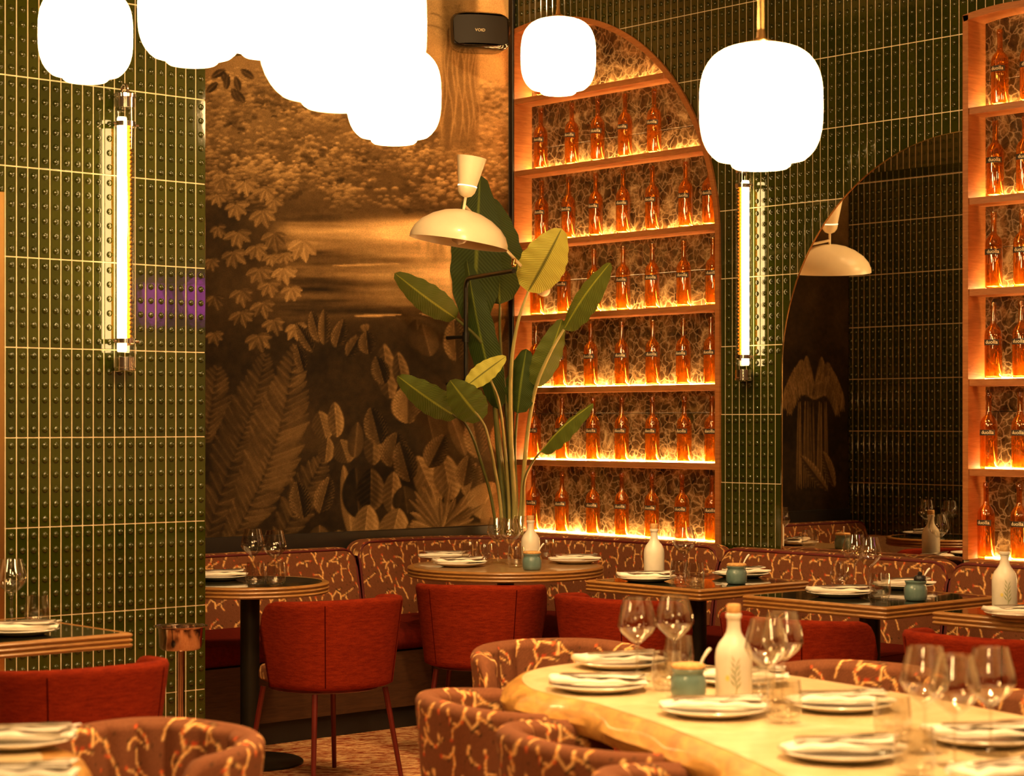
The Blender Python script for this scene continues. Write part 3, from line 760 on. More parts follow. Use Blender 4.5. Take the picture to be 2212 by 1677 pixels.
# ------------------------------------------------------------------ chairs
def shell(w, dpt, zb, zt, thick, flare, sweep_deg, step, tuft=0, arm_drop=0.0, pw=2.4):
    """wrap-around back, open towards +y; returns points (n, m, 3) and arc/height coordinates."""
    nth = int(sweep_deg/180*PI*w/step); th = np.radians(np.linspace(-sweep_deg/2, sweep_deg/2, nth))
    t = th/np.radians(sweep_deg/2)
    ex = np.sign(np.sin(th))*np.abs(np.sin(th))**(2/pw); ey = -np.sign(np.cos(th))*np.abs(np.cos(th))**(2/pw)
    H = zt-zb; rt = thick/2
    sec = [(0, zb+.01), (0, zt-rt)] + [(-rt+rt*math.cos(a), zt-rt+rt*math.sin(a)) for a in np.linspace(.2, PI-.2, 7)] + [(-thick, zt-rt), (-thick, zb+.01), (-thick*.5, zb)]
    S_, sd = resample(sec+[sec[0]], step); S_ = S_[:-1]; sd = sd[:-1]
    k = (S_[:, 1]-zb)/H
    e = np.minimum(1, (1-np.abs(t))/.16); endr = np.sqrt(np.clip(1-(1-e)**2, 0, 1))*.97+.03
    P = np.zeros((nth, len(S_), 3))
    rr = 1+flare*(k-.5)[None]
    inner = np.clip(-S_[:, 0]/thick, 0, 1)
    o = S_[:, 0][None]*(.35+.65*endr[:, None])
    if tuft: o = o-(inner**2*np.clip(k*1.4, 0, 1)*(k < .97))[None]*tuft*np.abs(np.sin(th*9))[:, None]
    top = zb+(S_[:, 1]-zb)[None]*(1-(1-endr[:, None])*.32-arm_drop*(np.abs(t)[:, None]**1.8))
    P[..., 0] = ex[:, None]*(w*rr+o); P[..., 1] = ey[:, None]*(dpt*rr+o); P[..., 2] = top
    return P, np.repeat((th*w)[:, None], len(S_), 1), np.repeat(sd[None], nth, 0)
def leg(mb, x, y, z1, dx, dy, r=.0115): mb.tube([(x, y, z1), (x+dx, y+dy, 0)], [r, r*.8], 8)
def seat_mesh(name, a, b, z0, z1, mat, fab=False, cy=.02):
    if not fab:
        mb = MB(); R = []
        for (k, z) in ((.9, z0), (1, z0+.02), (1, z1-.03), (.97, z1-.01), (.85, z1), (.4, z1+.008), (.02, z1+.01)):
            R.append([(k*a*np.sign(math.cos(q))*abs(math.cos(q))**.7, cy+k*b*np.sign(math.sin(q))*abs(math.sin(q))**.7, z) for q in np.linspace(0, 2*PI, 33)[:-1]])
        mb.rings(R, True, True); return mb.mesh(name, mat, 60)
    q = np.linspace(0, 2*PI, 200)[:-1]; prof = [(.9, z0), (1, z0+.015), (1, z1-.03), (.97, z1-.01), (.85, z1), (.4, z1+.008), (.01, z1+.01)]
    Pf, dd = resample([(k*a, z) for k, z in prof], .005); k = Pf[:, 0]/a
    P = np.zeros((len(k), len(q), 3)); P[..., 0] = k[:, None]*a*(np.sign(np.cos(q))*np.abs(np.cos(q))**.7)[None]
    P[..., 1] = cy+k[:, None]*b*(np.sign(np.sin(q))*np.abs(np.sin(q))**.7)[None]; P[..., 2] = Pf[:, 1][:, None]
    return grid_mesh(name, P, mat, fabric_at(P[..., 0]+1, P[..., 1]+1-P[..., 2]*.3), wrap=True)
def red_chair(label, x, y, rz):
    R = thing('dining_chair', label, 'chair', (x, y, 0), rz, 'red velvet dining chairs')
    def b():
        P, U, V = shell(.258, .255, .385, .738, .036, .16, 208, .016, 0, .05)
        n, m, _ = P.shape
        return grid_mesh('backrest', P, 'velvet_red', None, True, extra_faces=[tuple(range(m)), tuple((n-1)*m+j for j in range(m-1, -1, -1))])
    bk = obj('backrest', cached('red_back', b), R)
    def seam():
        mb = MB()
        for sg in (-1, 1):
            th = math.radians(38*sg); pts = []
            for z in np.linspace(.40, .715, 8):
                rr = 1+.16*((z-.385)/.353-.5)
                pts.append((np.sign(math.sin(th))*abs(math.sin(th))**(2/2.4)*.258*rr, -abs(math.cos(th))**(2/2.4)*.255*rr, z*(1-.05*.0)))
            mb.tube(pts, .0022, 5)
        return mb.mesh('seam', 'seam_red', 60)
    obj('seam', cached('red_seam', seam), bk)
    obj('seat', cached('red_seat', lambda: seat_mesh('seat', .225, .235, .395, .465, 'coral_fabric', True, .035)), R)
    obj('seat_frame', cached('red_frame', lambda: MB().rings([[(k*.215*math.cos(q), .03+k*.225*math.sin(q), z) for q in np.linspace(0, 2*PI, 25)[:-1]] for k, z in ((.95, .370), (1, .374), (1, .394), (.9, .396))], True, True).mesh('seat_frame', 'red_metal')), R)
    for i, (lx, ly) in enumerate(((-.17, -.14), (.17, -.14), (-.17, .20), (.17, .20))):
        obj('leg', cached(('red_leg', i), lambda: (lambda mb: (leg(mb, lx, ly, .372, .045*np.sign(lx), -.05 if ly < 0 else .05), mb.mesh('leg', 'red_metal'))[1])(MB())), R)
    return R
def face(dx, dy): return math.atan2(-dx, dy)          # rotation that turns local +y to (dx, dy)
red_chair('red velvet chair turned away at the small round table by the pier', 4.68, 6.27, face(0, 1))
pt = at_depth(1040, 1255, 8.47)
dr = Vector((6.10, 6.82, 0))-pt
red_chair('red velvet chair pulled up to the large round corner table', pt.x, pt.y, face(dr.x, dr.y))
red_chair('red velvet chair at the square table with the capped blue jar and white bottle', 5.585, 5.52, face(1, 0))
red_chair('red velvet chair at the square table below the dark mirror', 5.49, 4.56, face(1, 0))
red_chair('red velvet chair at the right edge, below the square table with a white bottle', 5.49, 3.76, face(1, 0))
red_chair('red velvet chair at the left edge, in front of the glass-topped table', 2.86, 5.08, face(0, 1))

def coral_chair(label, xc, yc, fx, fy):
    x, y = cam_xy(xc, yc); dx, dy = cam_xy(fx, fy)
    R = thing('tub_chair', label, 'armchair', (x, y, 0), face(dx, dy), 'coral-print tub chairs')
    def b():
        P, U, V = shell(.272, .262, .36, .727, .05, .10, 214, .0048, .014, .07, 2.6)
        n, m, _ = P.shape
        return grid_mesh('backrest', P, 'coral_fabric', fabric_at(U+1, 1-V), True, extra_faces=[tuple(range(m)), tuple((n-1)*m+j for j in range(m-1, -1, -1))])
    obj('backrest', cached('coral_back', b), R)
    obj('seat', cached('coral_seat', lambda: seat_mesh('seat', .215, .225, .37, .46, 'velvet_red', False, .04)), R)
    for i, (lx, ly) in enumerate(((-.17, -.15), (.17, -.15), (-.17, .20), (.17, .20))):
        obj('leg', cached(('coral_leg', i), lambda: (lambda mb: (leg(mb, lx, ly, .38, .03*np.sign(lx), -.03 if ly < 0 else .03), mb.mesh('leg', 'red_metal'))[1])(MB())), R)
    return R
coral_chair('coral-print tub chair at the far rounded tip of the long pale table', .165, 6.05, .25, -1)
coral_chair('coral-print tub chair on the near side, closest to the long table tip', .045, 5.02, .92, .40)
coral_chair('coral-print tub chair on the near side, second from the long table tip', .255, 4.46, .92, .40)
coral_chair('coral-print tub chair on the near side, cut by the bottom edge', .445, 3.87, .92, .40)
coral_chair('coral-print tub chair on the far side, behind the third wine-glass pair', .90, 5.48, -.55, -.83)
coral_chair('coral-print tub chair on the far side, behind three wine glasses', 1.20, 4.86, -.62, -.78)
coral_chair('coral-print tub chair at the wooden round table in the lower left corner', -.845, 4.36, -.60, -.80)

# ------------------------------------------------------------------ tables
TZ = .75
def bead_profile(z=TZ):
    p = [(-.028, z-.001), (-.010, z+.001)]
    for k in range(3):
        zb = z-.0155*k
        p += [(-.005, zb-.0005), (.0, zb-.003), (.002, zb-.0075), (.0, zb-.012), (-.005, zb-.015)]
    return p+[(-.03, z-.047)]
def rect_ring(a, b, o, z, r=.012):
    A_, B_ = a+o, b+o; out = []
    for (sx, sy, q0) in ((1, 1, 0), (-1, 1, PI/2), (-1, -1, PI), (1, -1, 1.5*PI)):
        for k in range(4):
            q = q0+PI/2*k/3; out.append((sx*(A_-r)+r*math.cos(q), sy*(B_-r)+r*math.sin(q), z))
    return out
def table(kind, label, x, y, a, b, top='tabletop_dark'):
    R = thing('round_table' if kind == 'round' else 'square_table', label, 'table', (x, y, 0))
    if kind == 'round': ring = lambda o, z: [((a+o)*math.cos(q), (a+o)*math.sin(q), z) for q in np.linspace(0, 2*PI, 65)[:-1]]
    else: ring = lambda o, z: rect_ring(a, b, o, z)
    obj('rim', MB().rings([ring(o, z) for o, z in bead_profile()], False, True).mesh('rim', 'rim_wood', 40), R)
    obj('tabletop', MB().rings([ring(-.0275, TZ-.02), ring(-.0275, TZ)], True, True).mesh('tabletop', top, 0), R)
    obj('pole', MB().lathe([(.040, .018), (.040, TZ-.047)], 24).mesh('pole', 'dark_metal'), R)
    obj('base', MB().lathe([(.22, 0), (.22, .008), (.212, .014), (.06, .02), (.042, .03)], 40).mesh('base', 'dark_metal'), R)
    return R
P1 = at_z(540, 1257, TZ); table('round', 'small round wood-rimmed table beside the green tiled pier', P1.x, P1.y, .325, 0)
P2 = at_z(1092, 1222, TZ); table('round', 'large round wood-rimmed table in the banquette corner', P2.x, P2.y, .45, 0, 'tabletop_brown')
table('square', 'square wood-rimmed table with capped blue jar and plain white bottle', 6.12, 5.645, .335, .325)
table('square', 'square dark-topped table below the dark mirror', 6.07, 4.71, .345, .34)
table('square', 'square dark-topped table cut by the right edge', 6.07, 3.83, .345, .345)
table('square', 'square table reflecting green tiles at the left edge', 2.945, 5.76, .345, .335)

# long pale table with a thick live edge
out_px = [(1128, 1468), (1150, 1488), (1210, 1503), (1290, 1520), (1430, 1565), (1580, 1624), (1700, 1680), (1900, 1800), (2250, 1930), (2700, 1900), (2760, 1760),
          (2560, 1620), (2212, 1548), (1900, 1490), (1650, 1452), (1450, 1430), (1300, 1428), (1190, 1440), (1140, 1453)]
OUT = [at_z(px, py, TZ) for px, py in out_px]
cx_ = sum(p.x for p in OUT)/len(OUT); cy_ = sum(p.y for p in OUT)/len(OUT)
OUT = catmull([(p.x-cx_, p.y-cy_, 0) for p in OUT], 6, True)
def offset_ring(o, z, wob=0):
    n = len(OUT); r = []
    area = sum(OUT[i].x*OUT[(i+1) % n].y-OUT[(i+1) % n].x*OUT[i].y for i in range(n)); sg = 1 if area > 0 else -1
    for i in range(n):
        t = (OUT[(i+2) % n]-OUT[i-2]).normalized(); nx, ny = t.y*sg, -t.x*sg
        w_ = o+wob*math.sin(i*.9)*math.sin(i*.37)
        r.append((OUT[i].x+nx*w_, OUT[i].y+ny*w_, z))
    return r
R = thing('long_table', 'long pale wooden dining table with a thick golden live edge', 'table', (cx_, cy_, 0))
obj('tabletop', MB().rings([offset_ring(0, TZ-.03), offset_ring(0, TZ)], True, True).mesh('tabletop', 'tabletop_pale', 0), R)
obj('live_edge', MB().rings([offset_ring(.0005, TZ-.028), offset_ring(.0005, TZ-.001), offset_ring(.012, TZ-.002, .002), offset_ring(.040, TZ-.022, .006), offset_ring(.055, TZ-.045, .008), offset_ring(.045, TZ-.072, .007), offset_ring(-.02, TZ-.078)], False, True).mesh('live_edge', 'live_edge', 50), R)
for (px_, py_) in ((.0, .0), (.45, -.55)):
    p = at_z(1460+400*px_, 1500-200*py_, TZ)
    obj('pedestal', MB().lathe([(.20, 0), (.20, .012), (.09, .03), (.07, .08), (.07, .55), (.16, .66), (.16, TZ-.079)], 28, p.x-cx_, p.y-cy_).mesh('pedestal', 'dark_metal', 40), R)
# round wooden table, lower left corner
x7, y7 = cam_xy(-1.407, 3.79)
R = thing('round_table', 'round golden wooden table in the lower left corner', 'table', (x7, y7, 0))
obj('tabletop', MB().lathe([(.50, TZ-.03), (.50, TZ)], 64).mesh('tabletop', 'tabletop_pale', 0), R)
obj('live_edge', MB().lathe([(.5005, TZ-.03), (.5005, TZ-.0005), (.55, TZ-.004), (.582, TZ-.018), (.595, TZ-.04), (.585, TZ-.066), (.52, TZ-.075)], 64, cap0=False).mesh('live_edge', 'live_edge', 50), R)
obj('pedestal', MB().lathe([(.28, 0), (.28, .014), (.06, .03), (.05, .1), (.05, TZ-.076)], 28).mesh('pedestal', 'dark_metal', 40), R)

# ------------------------------------------------------------------ tableware
ZT = TZ+.0012
def wine_mesh():
    o = [(.0, .0), (.034, .0), (.036, .0015), (.030, .004), (.008, .008), (.0042, .014), (.0040, .085), (.006, .094), (.022, .108), (.040, .124), (.0495, .140), (.0500, .146), (.046, .168), (.040, .190), (.0350, .212)]
    i = [(.0338, .212), (.0388, .190), (.0448, .168), (.0487, .146), (.0482, .141), (.039, .1265), (.021, .111), (.004, .099), (.0, .0985)]
    return MB().lathe(o+i, 24).mesh('wine_glass', 'clear_glass', 60)
def tumbler_mesh():
    o = [(.0, .0), (.028, .0), (.033, .003), (.038, .018), (.0405, .034), (.039, .060), (.0345, .094)]
    i = [(.0333, .094), (.0378, .060), (.0390, .034), (.036, .019), (.026, .012), (.0, .011)]
    return MB().lathe(o+i, 24).mesh('tumbler', 'clear_glass', 60)
def wine(label, px, py, grp='wine glasses'): p = at_z(px, py, TZ); return obj('wine_glass', cached('wine', wine_mesh), None, (p.x, p.y, ZT), (0, 0, random.random()), label, 'wine glass', grp)
def tumbler(label, px, py): p = at_z(px, py, TZ); return obj('tumbler', cached('tumbler', tumbler_mesh), None, (p.x, p.y, ZT), (0, 0, random.random()), label, 'tumbler', 'water tumblers')
def bottle(label, px, py, cork='cork', sprig=False, h=1.0):
    p = at_z(px, py, TZ); R = thing('oil_bottle', label, 'bottle', (p.x, p.y, ZT), 0, 'white stoneware table bottles')
    pr = [(.0, 0), (.038, 0), (.042, .003), (.0435, .012), (.0440, .10), (.042, .118), (.035, .134), (.024, .148), (.0175, .160), (.0155, .172), (.0155, .192), (.0185, .194), (.0190, .202), (.0165, .204), (.0, .204)]
    obj('body', cached('oil', lambda: MB().lathe(pr, 28).mesh('body', 'stoneware', 50)), R)
    obj('cork', cached('oilcork', lambda: MB().lathe([(.0, .2045), (.0150, .2045), (.0165, .208), (.0170, .222), (.0150, .226), (.0, .2265)], 18).mesh('cork', 'cork', 50)), R)
    if sprig:
        def spr():
            mb = MB(); rr = .0446; a0 = math.atan2(-CA, -SA)       # towards the dining room
            def q(a, z): return (rr*math.cos(a), rr*math.sin(a), z)
            stem = [q(a0+.05*math.sin(k*.8), .018+.007*k) for k in range(11)]
            mb.tube(stem, .0008, 5)
            for k in (2, 4, 6, 8, 10):
                for sg in (-1, 1):
                    z = .018+.007*k-.003*sg; L_ = .34-.012*k
                    c = [q(a0+sg*.02, z), q(a0+sg*(.02+L_*.45), z+.0105), q(a0+sg*(.02+L_), z+.019), q(a0+sg*(.02+L_*.55), z+.0075)]
                    mb.add(c, [(0, 1, 2, 3)])
            return mb.mesh('olive_sprig', 'sprig_green', 0)
        obj('olive_sprig', cached('sprig', spr), R, label='printed green olive sprig')
        def olive():
            mb = MB(); a0 = math.atan2(-CA, -SA)
            for (da, z) in ((-.45, .055),):
                mb.add([(.0447*math.cos(a0+da+.12*math.cos(t)), .0447*math.sin(a0+da+.12*math.cos(t)), z+.007*math.sin(t)) for t in np.linspace(0, 2*PI, 9)[:-1]], [tuple(range(8))])
            return mb.mesh('olive_print', 'sprig_yellow', 0)
        obj('olive_print', cached('olive', olive), R)
    return R
def jar(label, px, py, lid='cork', spoon=True):
    p = at_z(px, py, TZ); R = thing('condiment_jar', label, 'jar', (p.x, p.y, ZT), random.uniform(-.3, .3), 'blue stoneware jars')
    obj('body', cached('jar', lambda: MB().lathe([(0, 0), (.036, 0), (.040, .004), (.0425, .016), (.0425, .042), (.039, .053), (.036, .058), (.0375, .064), (.0405, .070), (.0385, .072), (.034, .070), (.033, .020), (0, .016)], 28).mesh('body', 'jar_glaze', 50)), R)
    if lid == 'cork': obj('lid', cached('jarlid', lambda: MB().lathe([(0, .0725), (.039, .0725), (.0405, .075), (.0400, .080), (.036, .083), (0, .0835)], 24).mesh('lid', 'cork', 50)), R)
    else: obj('lid', cached('jarlid2', lambda: MB().lathe([(0, .0725), (.022, .0725), (.024, .082), (.018, .092), (.008, .094), (.009, .102), (.004, .106), (0, .1065)], 20, .010, -.012).mesh('lid', 'stopper_black', 50)), R)
    if spoon: obj('spoon', cached('jarspoon', lambda: MB().tube([(.012, -.010, .05), (.030, -.020, .095), (.040, -.026, .112), (.046, -.029, .118)], [.0028, .0032, .0044, .0035], 8).mesh('spoon', 'porcelain', 60)), R, label='pale ceramic spoon handle')
    return R
def plate_mesh(r=.122):
    return MB().lathe([(0, 0), (r*.62, 0), (r*.66, .002), (r*.97, .014), (r, .0165), (r*.985, .0185), (r*.68, .0075), (r*.60, .0050), (0, .0048)], 44).mesh('dinner_plate', 'porcelain', 60)
def napkin_mesh(seed):
    rs = random.Random(seed); n, m = 22, 12; P = np.zeros((n, m, 3)); ph = rs.uniform(0, 6)
    for i in range(n):
        x = (i/(n-1)-.5)*.235
        for j in range(m):
            a = 2*PI*j/m; hw = .040+.010*math.sin(i*.35+ph)+.010*(i/n); hh = .0050+.0016*math.sin(i*.5+ph)+.0030*max(0, math.sin(i*.22+ph))
            P[i, j] = (x+.004*math.sin(3*a), hw*math.copysign(abs(math.cos(a))**.6, math.cos(a))+.006*math.sin(i*.3+ph), hh+hh*math.copysign(abs(math.sin(a))**.7, math.sin(a))+(.0022*math.sin(i*1.1+ph+j) if math.sin(a) > .2 else 0))
    return grid_mesh('napkin', P, 'napkin', None, True, extra_faces=[tuple(range(m)), tuple((n-1)*m+j for j in range(m-1, -1, -1))])
def fold_mesh(seed):
    rs = random.Random(seed+50); n, m = 18, 10; P = np.zeros((n, m, 3)); ph = rs.uniform(0, 6)
    for i in range(n):
        f = i/(n-1); x = (f-.5)*.20; hw = .010+.034*f**.8; hh = .0028+.0012*math.sin(i*.6+ph)
        for j in range(m):
            a = 2*PI*j/m
            P[i, j] = (x+.01*math.cos(a)*f, hw*math.copysign(abs(math.cos(a))**.6, math.cos(a)), hh+hh*math.copysign(abs(math.sin(a))**.7, math.sin(a))+.004*f*f)
    return grid_mesh('fold', P, 'napkin', None, True, extra_faces=[tuple(range(m)), tuple((n-1)*m+j for j in range(m-1, -1, -1))])
def knife_mesh():
    o = [(-.105, -.0045), (-.03, -.0050), (.0, -.004), (.02, -.0075), (.08, -.0085), (.100, -.004), (.105, .004), (.02, .0045), (.0, .0040), (-.03, .005), (-.105, .0045)]
    return MB().prism(o, 0, .0022).mesh('knife', 'steel', 0)
def fork_mesh():
    mb = MB().prism([(-.10, -.0045), (-.02, -.003), (.02, -.003), (.038, -.010), (.060, -.0115), (.060, .0115), (.038, .010), (.02, .003), (-.02, .003), (-.10, .0045)], 0, .002)
    for k in range(4):
        y = -.0095+.0063*k; mb.prism([(.060, y-.0018), (.098, y-.001), (.098, y+.001), (.060, y+.0018)], 0, .002)
    return mb.mesh('fork', 'steel', 0)
def setting(where, px, py, rot, cut=True, small=False, nap=True):
    """plate with a folded napkin and cutlery laid over it; rot turns the napkin in plan."""
    p = at_z(px, py, TZ); a = rot
    key = ('plate', small)
    obj('dinner_plate', cached(key, lambda: plate_mesh(.095 if small else .122)), None, (p.x, p.y, ZT), (0, 0, 0), 'white dinner plate '+where, 'plate', 'white dinner plates')
    if nap:
        k = random.randint(0, 3)
        nk = obj('napkin', cached(('nap', k), lambda: napkin_mesh(k)), None, (p.x, p.y, ZT+.0185), (0, 0, a), 'folded white napkin '+where, 'napkin', 'folded white napkins')
        obj('fold', cached(('fold', k), lambda: fold_mesh(k)), nk, (.012, .004, .0125), (0, 0, random.uniform(-.28, .28)))
        if cut:
            c, s = math.cos(a), math.sin(a)
            for nm, fn, off in (('fork', fork_mesh, .011), ('knife', knife_mesh, -.014)):
                obj(nm, cached(nm, fn), None, (p.x-s*off+.01*c, p.y+c*off+.01*s, ZT+.0185+.0215), (0, 0, a+(.09 if nm == 'fork' else -.05)), 'steel %s on the napkin %s' % (nm, where), nm, 'steel cutlery')
VIEW = math.radians(-42)                                # image-horizontal direction in plan
# left edge table
wine('stemmed wine glass on the table at the left edge', 25, 1348); tumbler('stemless water glass on the table at the left edge', 80, 1350)
setting('on the left edge table', 42, 1371, VIEW+.15)
# small round table
setting('on the small round table by the green pier', 470, 1253, VIEW+.3)
wine('wine glass nearer the pier on the small round table', 546, 1253); wine('wine glass farther from the pier on the small round table', 593, 1258)
tumbler('water tumbler nearer the pier on the small round table', 552, 1266); tumbler('water tumbler farther from the pier on the small round table', 596, 1266)
# large round table
setting('at the far left of the round corner table', 958, 1210, VIEW+.05); setting('at the near left of the round corner table', 992, 1224, VIEW+.35); setting('at the right of the round corner table', 1240, 1217, VIEW+.1)
wine('leftmost of three wine glasses on the round corner table', 1075, 1217); wine('middle of three wine glasses on the round corner table', 1101, 1221); wine('rightmost of three wine glasses on the round corner table', 1127, 1212)
tumbler('leftmost of four tumblers on the round corner table', 1015, 1214); tumbler('second tumbler from the left on the round corner table', 1046, 1220)
tumbler('third tumbler from the left on the round corner table', 1115, 1226); tumbler('rightmost of four tumblers on the round corner table', 1180, 1208)
bottle('cream round-shouldered bottle standing on the round corner table', 1146, 1220); jar('blue stoneware jar on the round corner table', 1149, 1232, 'cork', True)
# square table
setting('in front of the plain white bottle on the square table', 1396, 1256, VIEW+.12); setting('behind the capped blue jar on the square table', 1600, 1247, VIEW+.45)
bottle('plain white bottle on the square table in front of the lit niche', 1413, 1247)
wine('single wine glass beside two tumblers on the square table', 1478, 1248)
tumbler('left tumbler of the pair beside the single wine glass', 1468, 1262); tumbler('right tumbler of the pair beside the single wine glass', 1500, 1267)
jar('capped blue jar with spoon on the square table', 1591, 1262)
# table below the mirror
setting('on the square table below the mirror, near edge', 1812, 1289, VIEW+.05); setting('behind the open blue jar below the mirror', 1950, 1272, VIEW+.2)
wine('left wine glass of the pair below the dark mirror', 1846, 1271); wine('right wine glass of the pair below the dark mirror', 1877, 1279)
tumbler('tumbler standing behind the plate below the dark mirror', 1814, 1265); tumbler('tumbler in front of the wine glass pair below the mirror', 1901, 1294)
jar('open blue jar with black stopper on the table below the mirror', 1978, 1298, 'stopper', True)
# right edge table
bottle('white bottle with olive sprig on the table at the right edge', 2170, 1318, sprig=True); setting('on the table at the right edge', 2205, 1334, VIEW+.1)
# long table
setting('at the rounded tip of the long pale table, far side', 1338, 1442, VIEW+.35); setting('at the rounded tip of the long pale table, near side', 1292, 1492, VIEW-.0)
setting('in front of the blue jar on the long pale table', 1540, 1545, VIEW+.02); setting('behind the corked bottle on the long pale table', 1600, 1478, VIEW-.1)
setting('between two wine-glass groups on the long table, far side', 1812, 1533, VIEW+.1); setting('at the bottom of the long pale table, near side', 1815, 1638, VIEW+.12)
setting('behind the three wine glasses on the long table', 2125, 1606, VIEW+.15); setting('in the lower right corner of the long table', 2185, 1690, VIEW+.5)
wine('tall wine glass leftmost on the long pale table', 1376, 1474); wine('wine glass second from the left on the long table', 1457, 1465)
wine('wine glass just right of the corked white bottle', 1655, 1538); wine('wine glass behind the one right of the corked bottle', 1690, 1518)
wine('left one of three wine glasses at the right end of the long table', 1998, 1628); wine('middle one of three wine glasses at the right end of the long table', 2062, 1655); wine('right one of three wine glasses at the right end of the long table', 2140, 1632)
tumbler('tumbler in front of the second wine glass on the long table', 1442, 1492); tumbler('tumbler behind the second wine glass on the long table', 1466, 1452)
tumbler('tumbler to the right of the corked bottle, nearer us', 1694, 1562); tumbler('tumbler close behind the corked bottle on the long table', 1640, 1500)
tumbler('farther tumbler left of the three wine glasses', 1928, 1604); tumbler('nearer tumbler at the bottom edge of the long table', 1975, 1680)
bottle('large corked white bottle with olive print on the long pale table', 1585, 1512, sprig=True); jar('blue jar with wooden lid and spoon on the long pale table', 1487, 1510)
# lower left table
setting('on the round table in the lower left corner, farther', 35, 1612, VIEW+.1); setting('on the round table in the lower left corner, nearer', 20, 1700, VIEW+.1)

# ------------------------------------------------------------------ amber bottles on the shelves
def amber_mesh():
    k = 1.0
    pr = [(0, .001), (.030, .001), (.0355, .004), (.0372, .012), (.0372, .185), (.0355, .200), (.029, .214), (.019, .224), (.0135, .232), (.0118, .245), (.0115, .300), (.0140, .302), (.0145, .312), (.0125, .316), (.0128, .324)]
    inn = [(.0105, .324), (.0095, .245), (.012, .232), (.027, .211), (.0335, .198), (.0352, .184), (.0352, .016), (.028, .010), (0, .014)]
    return MB().lathe(pr+inn, 20).mesh('glass', 'amber_glass', 50)
def band_mesh():
    mb = MB(); R = .0378; n = 12; v = []
    for i in range(n+1):
        a = PI+(-1.25+2.2*i/n)
        for z in (.142, .166): v.append((R*math.cos(a), R*math.sin(a), z+.004*math.sin(0)))
    mb.add(v, [(2*i, 2*i+2, 2*i+3, 2*i+1) for i in range(n)])
    return mb.mesh('label', 'label_dark', 60)
def text_mesh(body, size, name, mat, wrapR=None, ext=.0004):
    cu = bpy.data.curves.new(name, 'FONT'); cu.body = body; cu.size = size; cu.align_x = 'CENTER'; cu.align_y = 'CENTER'; cu.extrude = ext; cu.resolution_u = 2
    o = bpy.data.objects.new(name, cu); COL.objects.link(o); bpy.context.view_layer.update()
    me = bpy.data.meshes.new_from_object(o.evaluated_get(bpy.context.evaluated_depsgraph_get())); bpy.data.objects.remove(o); bpy.data.curves.remove(cu)
    me.name = name; me.materials.clear(); me.materials.append(MATS[mat]); return me
def label_text():
    me = text_mesh('duolla', .022, 'lettering', 'gold_letter')
    for v in me.vertices:
        a = PI+.02+v.co.x*1.05/.0382; r = .0382+v.co.z
        y = v.co.y; v.co = (r*math.cos(a), r*math.sin(a), .1545+y)
    return me
ORD = ['first', 'second', 'third', 'fourth', 'fifth', 'sixth', 'seventh']
def amber(label, s, z, grp):
    R = thing('amber_bottle', label, 'bottle', (XS+.052, YM-s, z+.0005), random.uniform(-.15, .15)+.35, grp)
    obj('glass', cached('amber', amber_mesh), R)
    b = obj('label', cached('band', band_mesh), R); obj('lettering', cached('letter', label_text), b, label='pale gold lettering')
rowsA = [[1172, 1228], [1168, 1235, 1291, 1350, 1413], [1170, 1228, 1287, 1346, 1409, 1481, 1533], [1160, 1218, 1283, 1346, 1409, 1477, 1540],
         [1158, 1210, 1276, 1343, 1410, 1476, 1536], [1154, 1214, 1281, 1343, 1409, 1478, 1538], [1152, 1214, 1281, 1343, 1408, 1473, 1538]]
for r, row in enumerate(rowsA):
    for i, px in enumerate(row):
        s = max(s_of(px, XS+.052), .075)
        amber('amber glass bottle, %s from left on the %s shelf down, tall niche' % (ORD[i], ORD[r]), min(s, 1.425), SHELF_Z[r], 'amber bottles in the tall niche')
rowsB = [[2160, 2222], [2150, 2214], [2147, 2208], [2146, 2206], [2136, 2204], [2124, 2202]]
for r, row in enumerate(rowsB):
    for i, px in enumerate(row):
        amber('amber glass bottle, %s from left on the %s shelf down, right-edge niche' % (ORD[i], ORD[r]), max(s_of(px, XS+.052), NB['s0']+.078), SHELF_Z[r+1], 'amber bottles in the right niche')

# ------------------------------------------------------------------ lamps
def pendant(label, px, w, bottom, grp='glowing globe pendants', diam=.28):
    Y = F*diam/w; h = diam*1.0
    b = at_depth(px, bottom, Y)
    R = thing('pendant_lamp', label, 'pendant lamp', (b.x, b.y, b.z), 0, grp)
    def gl():
        r, hh, lip = .140, .141, .066; n = 3.0; prof = [(0, 0), (lip*.9, .0), (lip, .005), (lip+.002, .016)]
        for q in np.linspace(-1, 1, 25):
            a = q*PI/2; z = hh*math.copysign(abs(math.sin(a))**(2/n), math.sin(a)); rr = r*abs(math.cos(a))**(2/n)
            zz = z+hh-.000
            if zz < .018 or rr < .024: continue
            if prof and zz < .04 and rr < lip: continue
            prof.append((rr, zz))
        prof.append((.024, 2*hh-.002))
        return MB().lathe(prof, 40).mesh('globe', 'globe_opal', 50)
    obj('globe', cached('globe', gl), R)
    obj('cap', cached('gcap', lambda: MB().lathe([(.050, .281), (.048, .285), (.028, .290), (.010, .298), (.007, .32)], 24).mesh('cap', 'brass', 40)), R)
    obj('rod', MB().lathe([(.007, .32), (.007, CEIL-.02-b.z), (.05, CEIL-.02-b.z), (.05, CEIL-b.z)], 14).mesh('rod', 'brass', 40), R)
for a in [('glowing globe pendant at the far left, above the wall tube light', 185, 200, 175), ('glowing globe pendant second from the left, in front of the green pier', 415, 230, 138),
          ('glowing globe pendant at the left of the cluster before the mural', 572, 205, 122), ('largest and nearest glowing globe pendant of the cluster before the mural', 740, 356, 229),
          ('lowest glowing globe pendant of the cluster before the mural', 851, 203, 309), ('glowing globe pendant in front of the arched bottle niche', 1206, 162, 203),
          ('large glowing globe pendant hanging right of the bottle niche', 1644, 262, 362)]:
    pendant(*a)
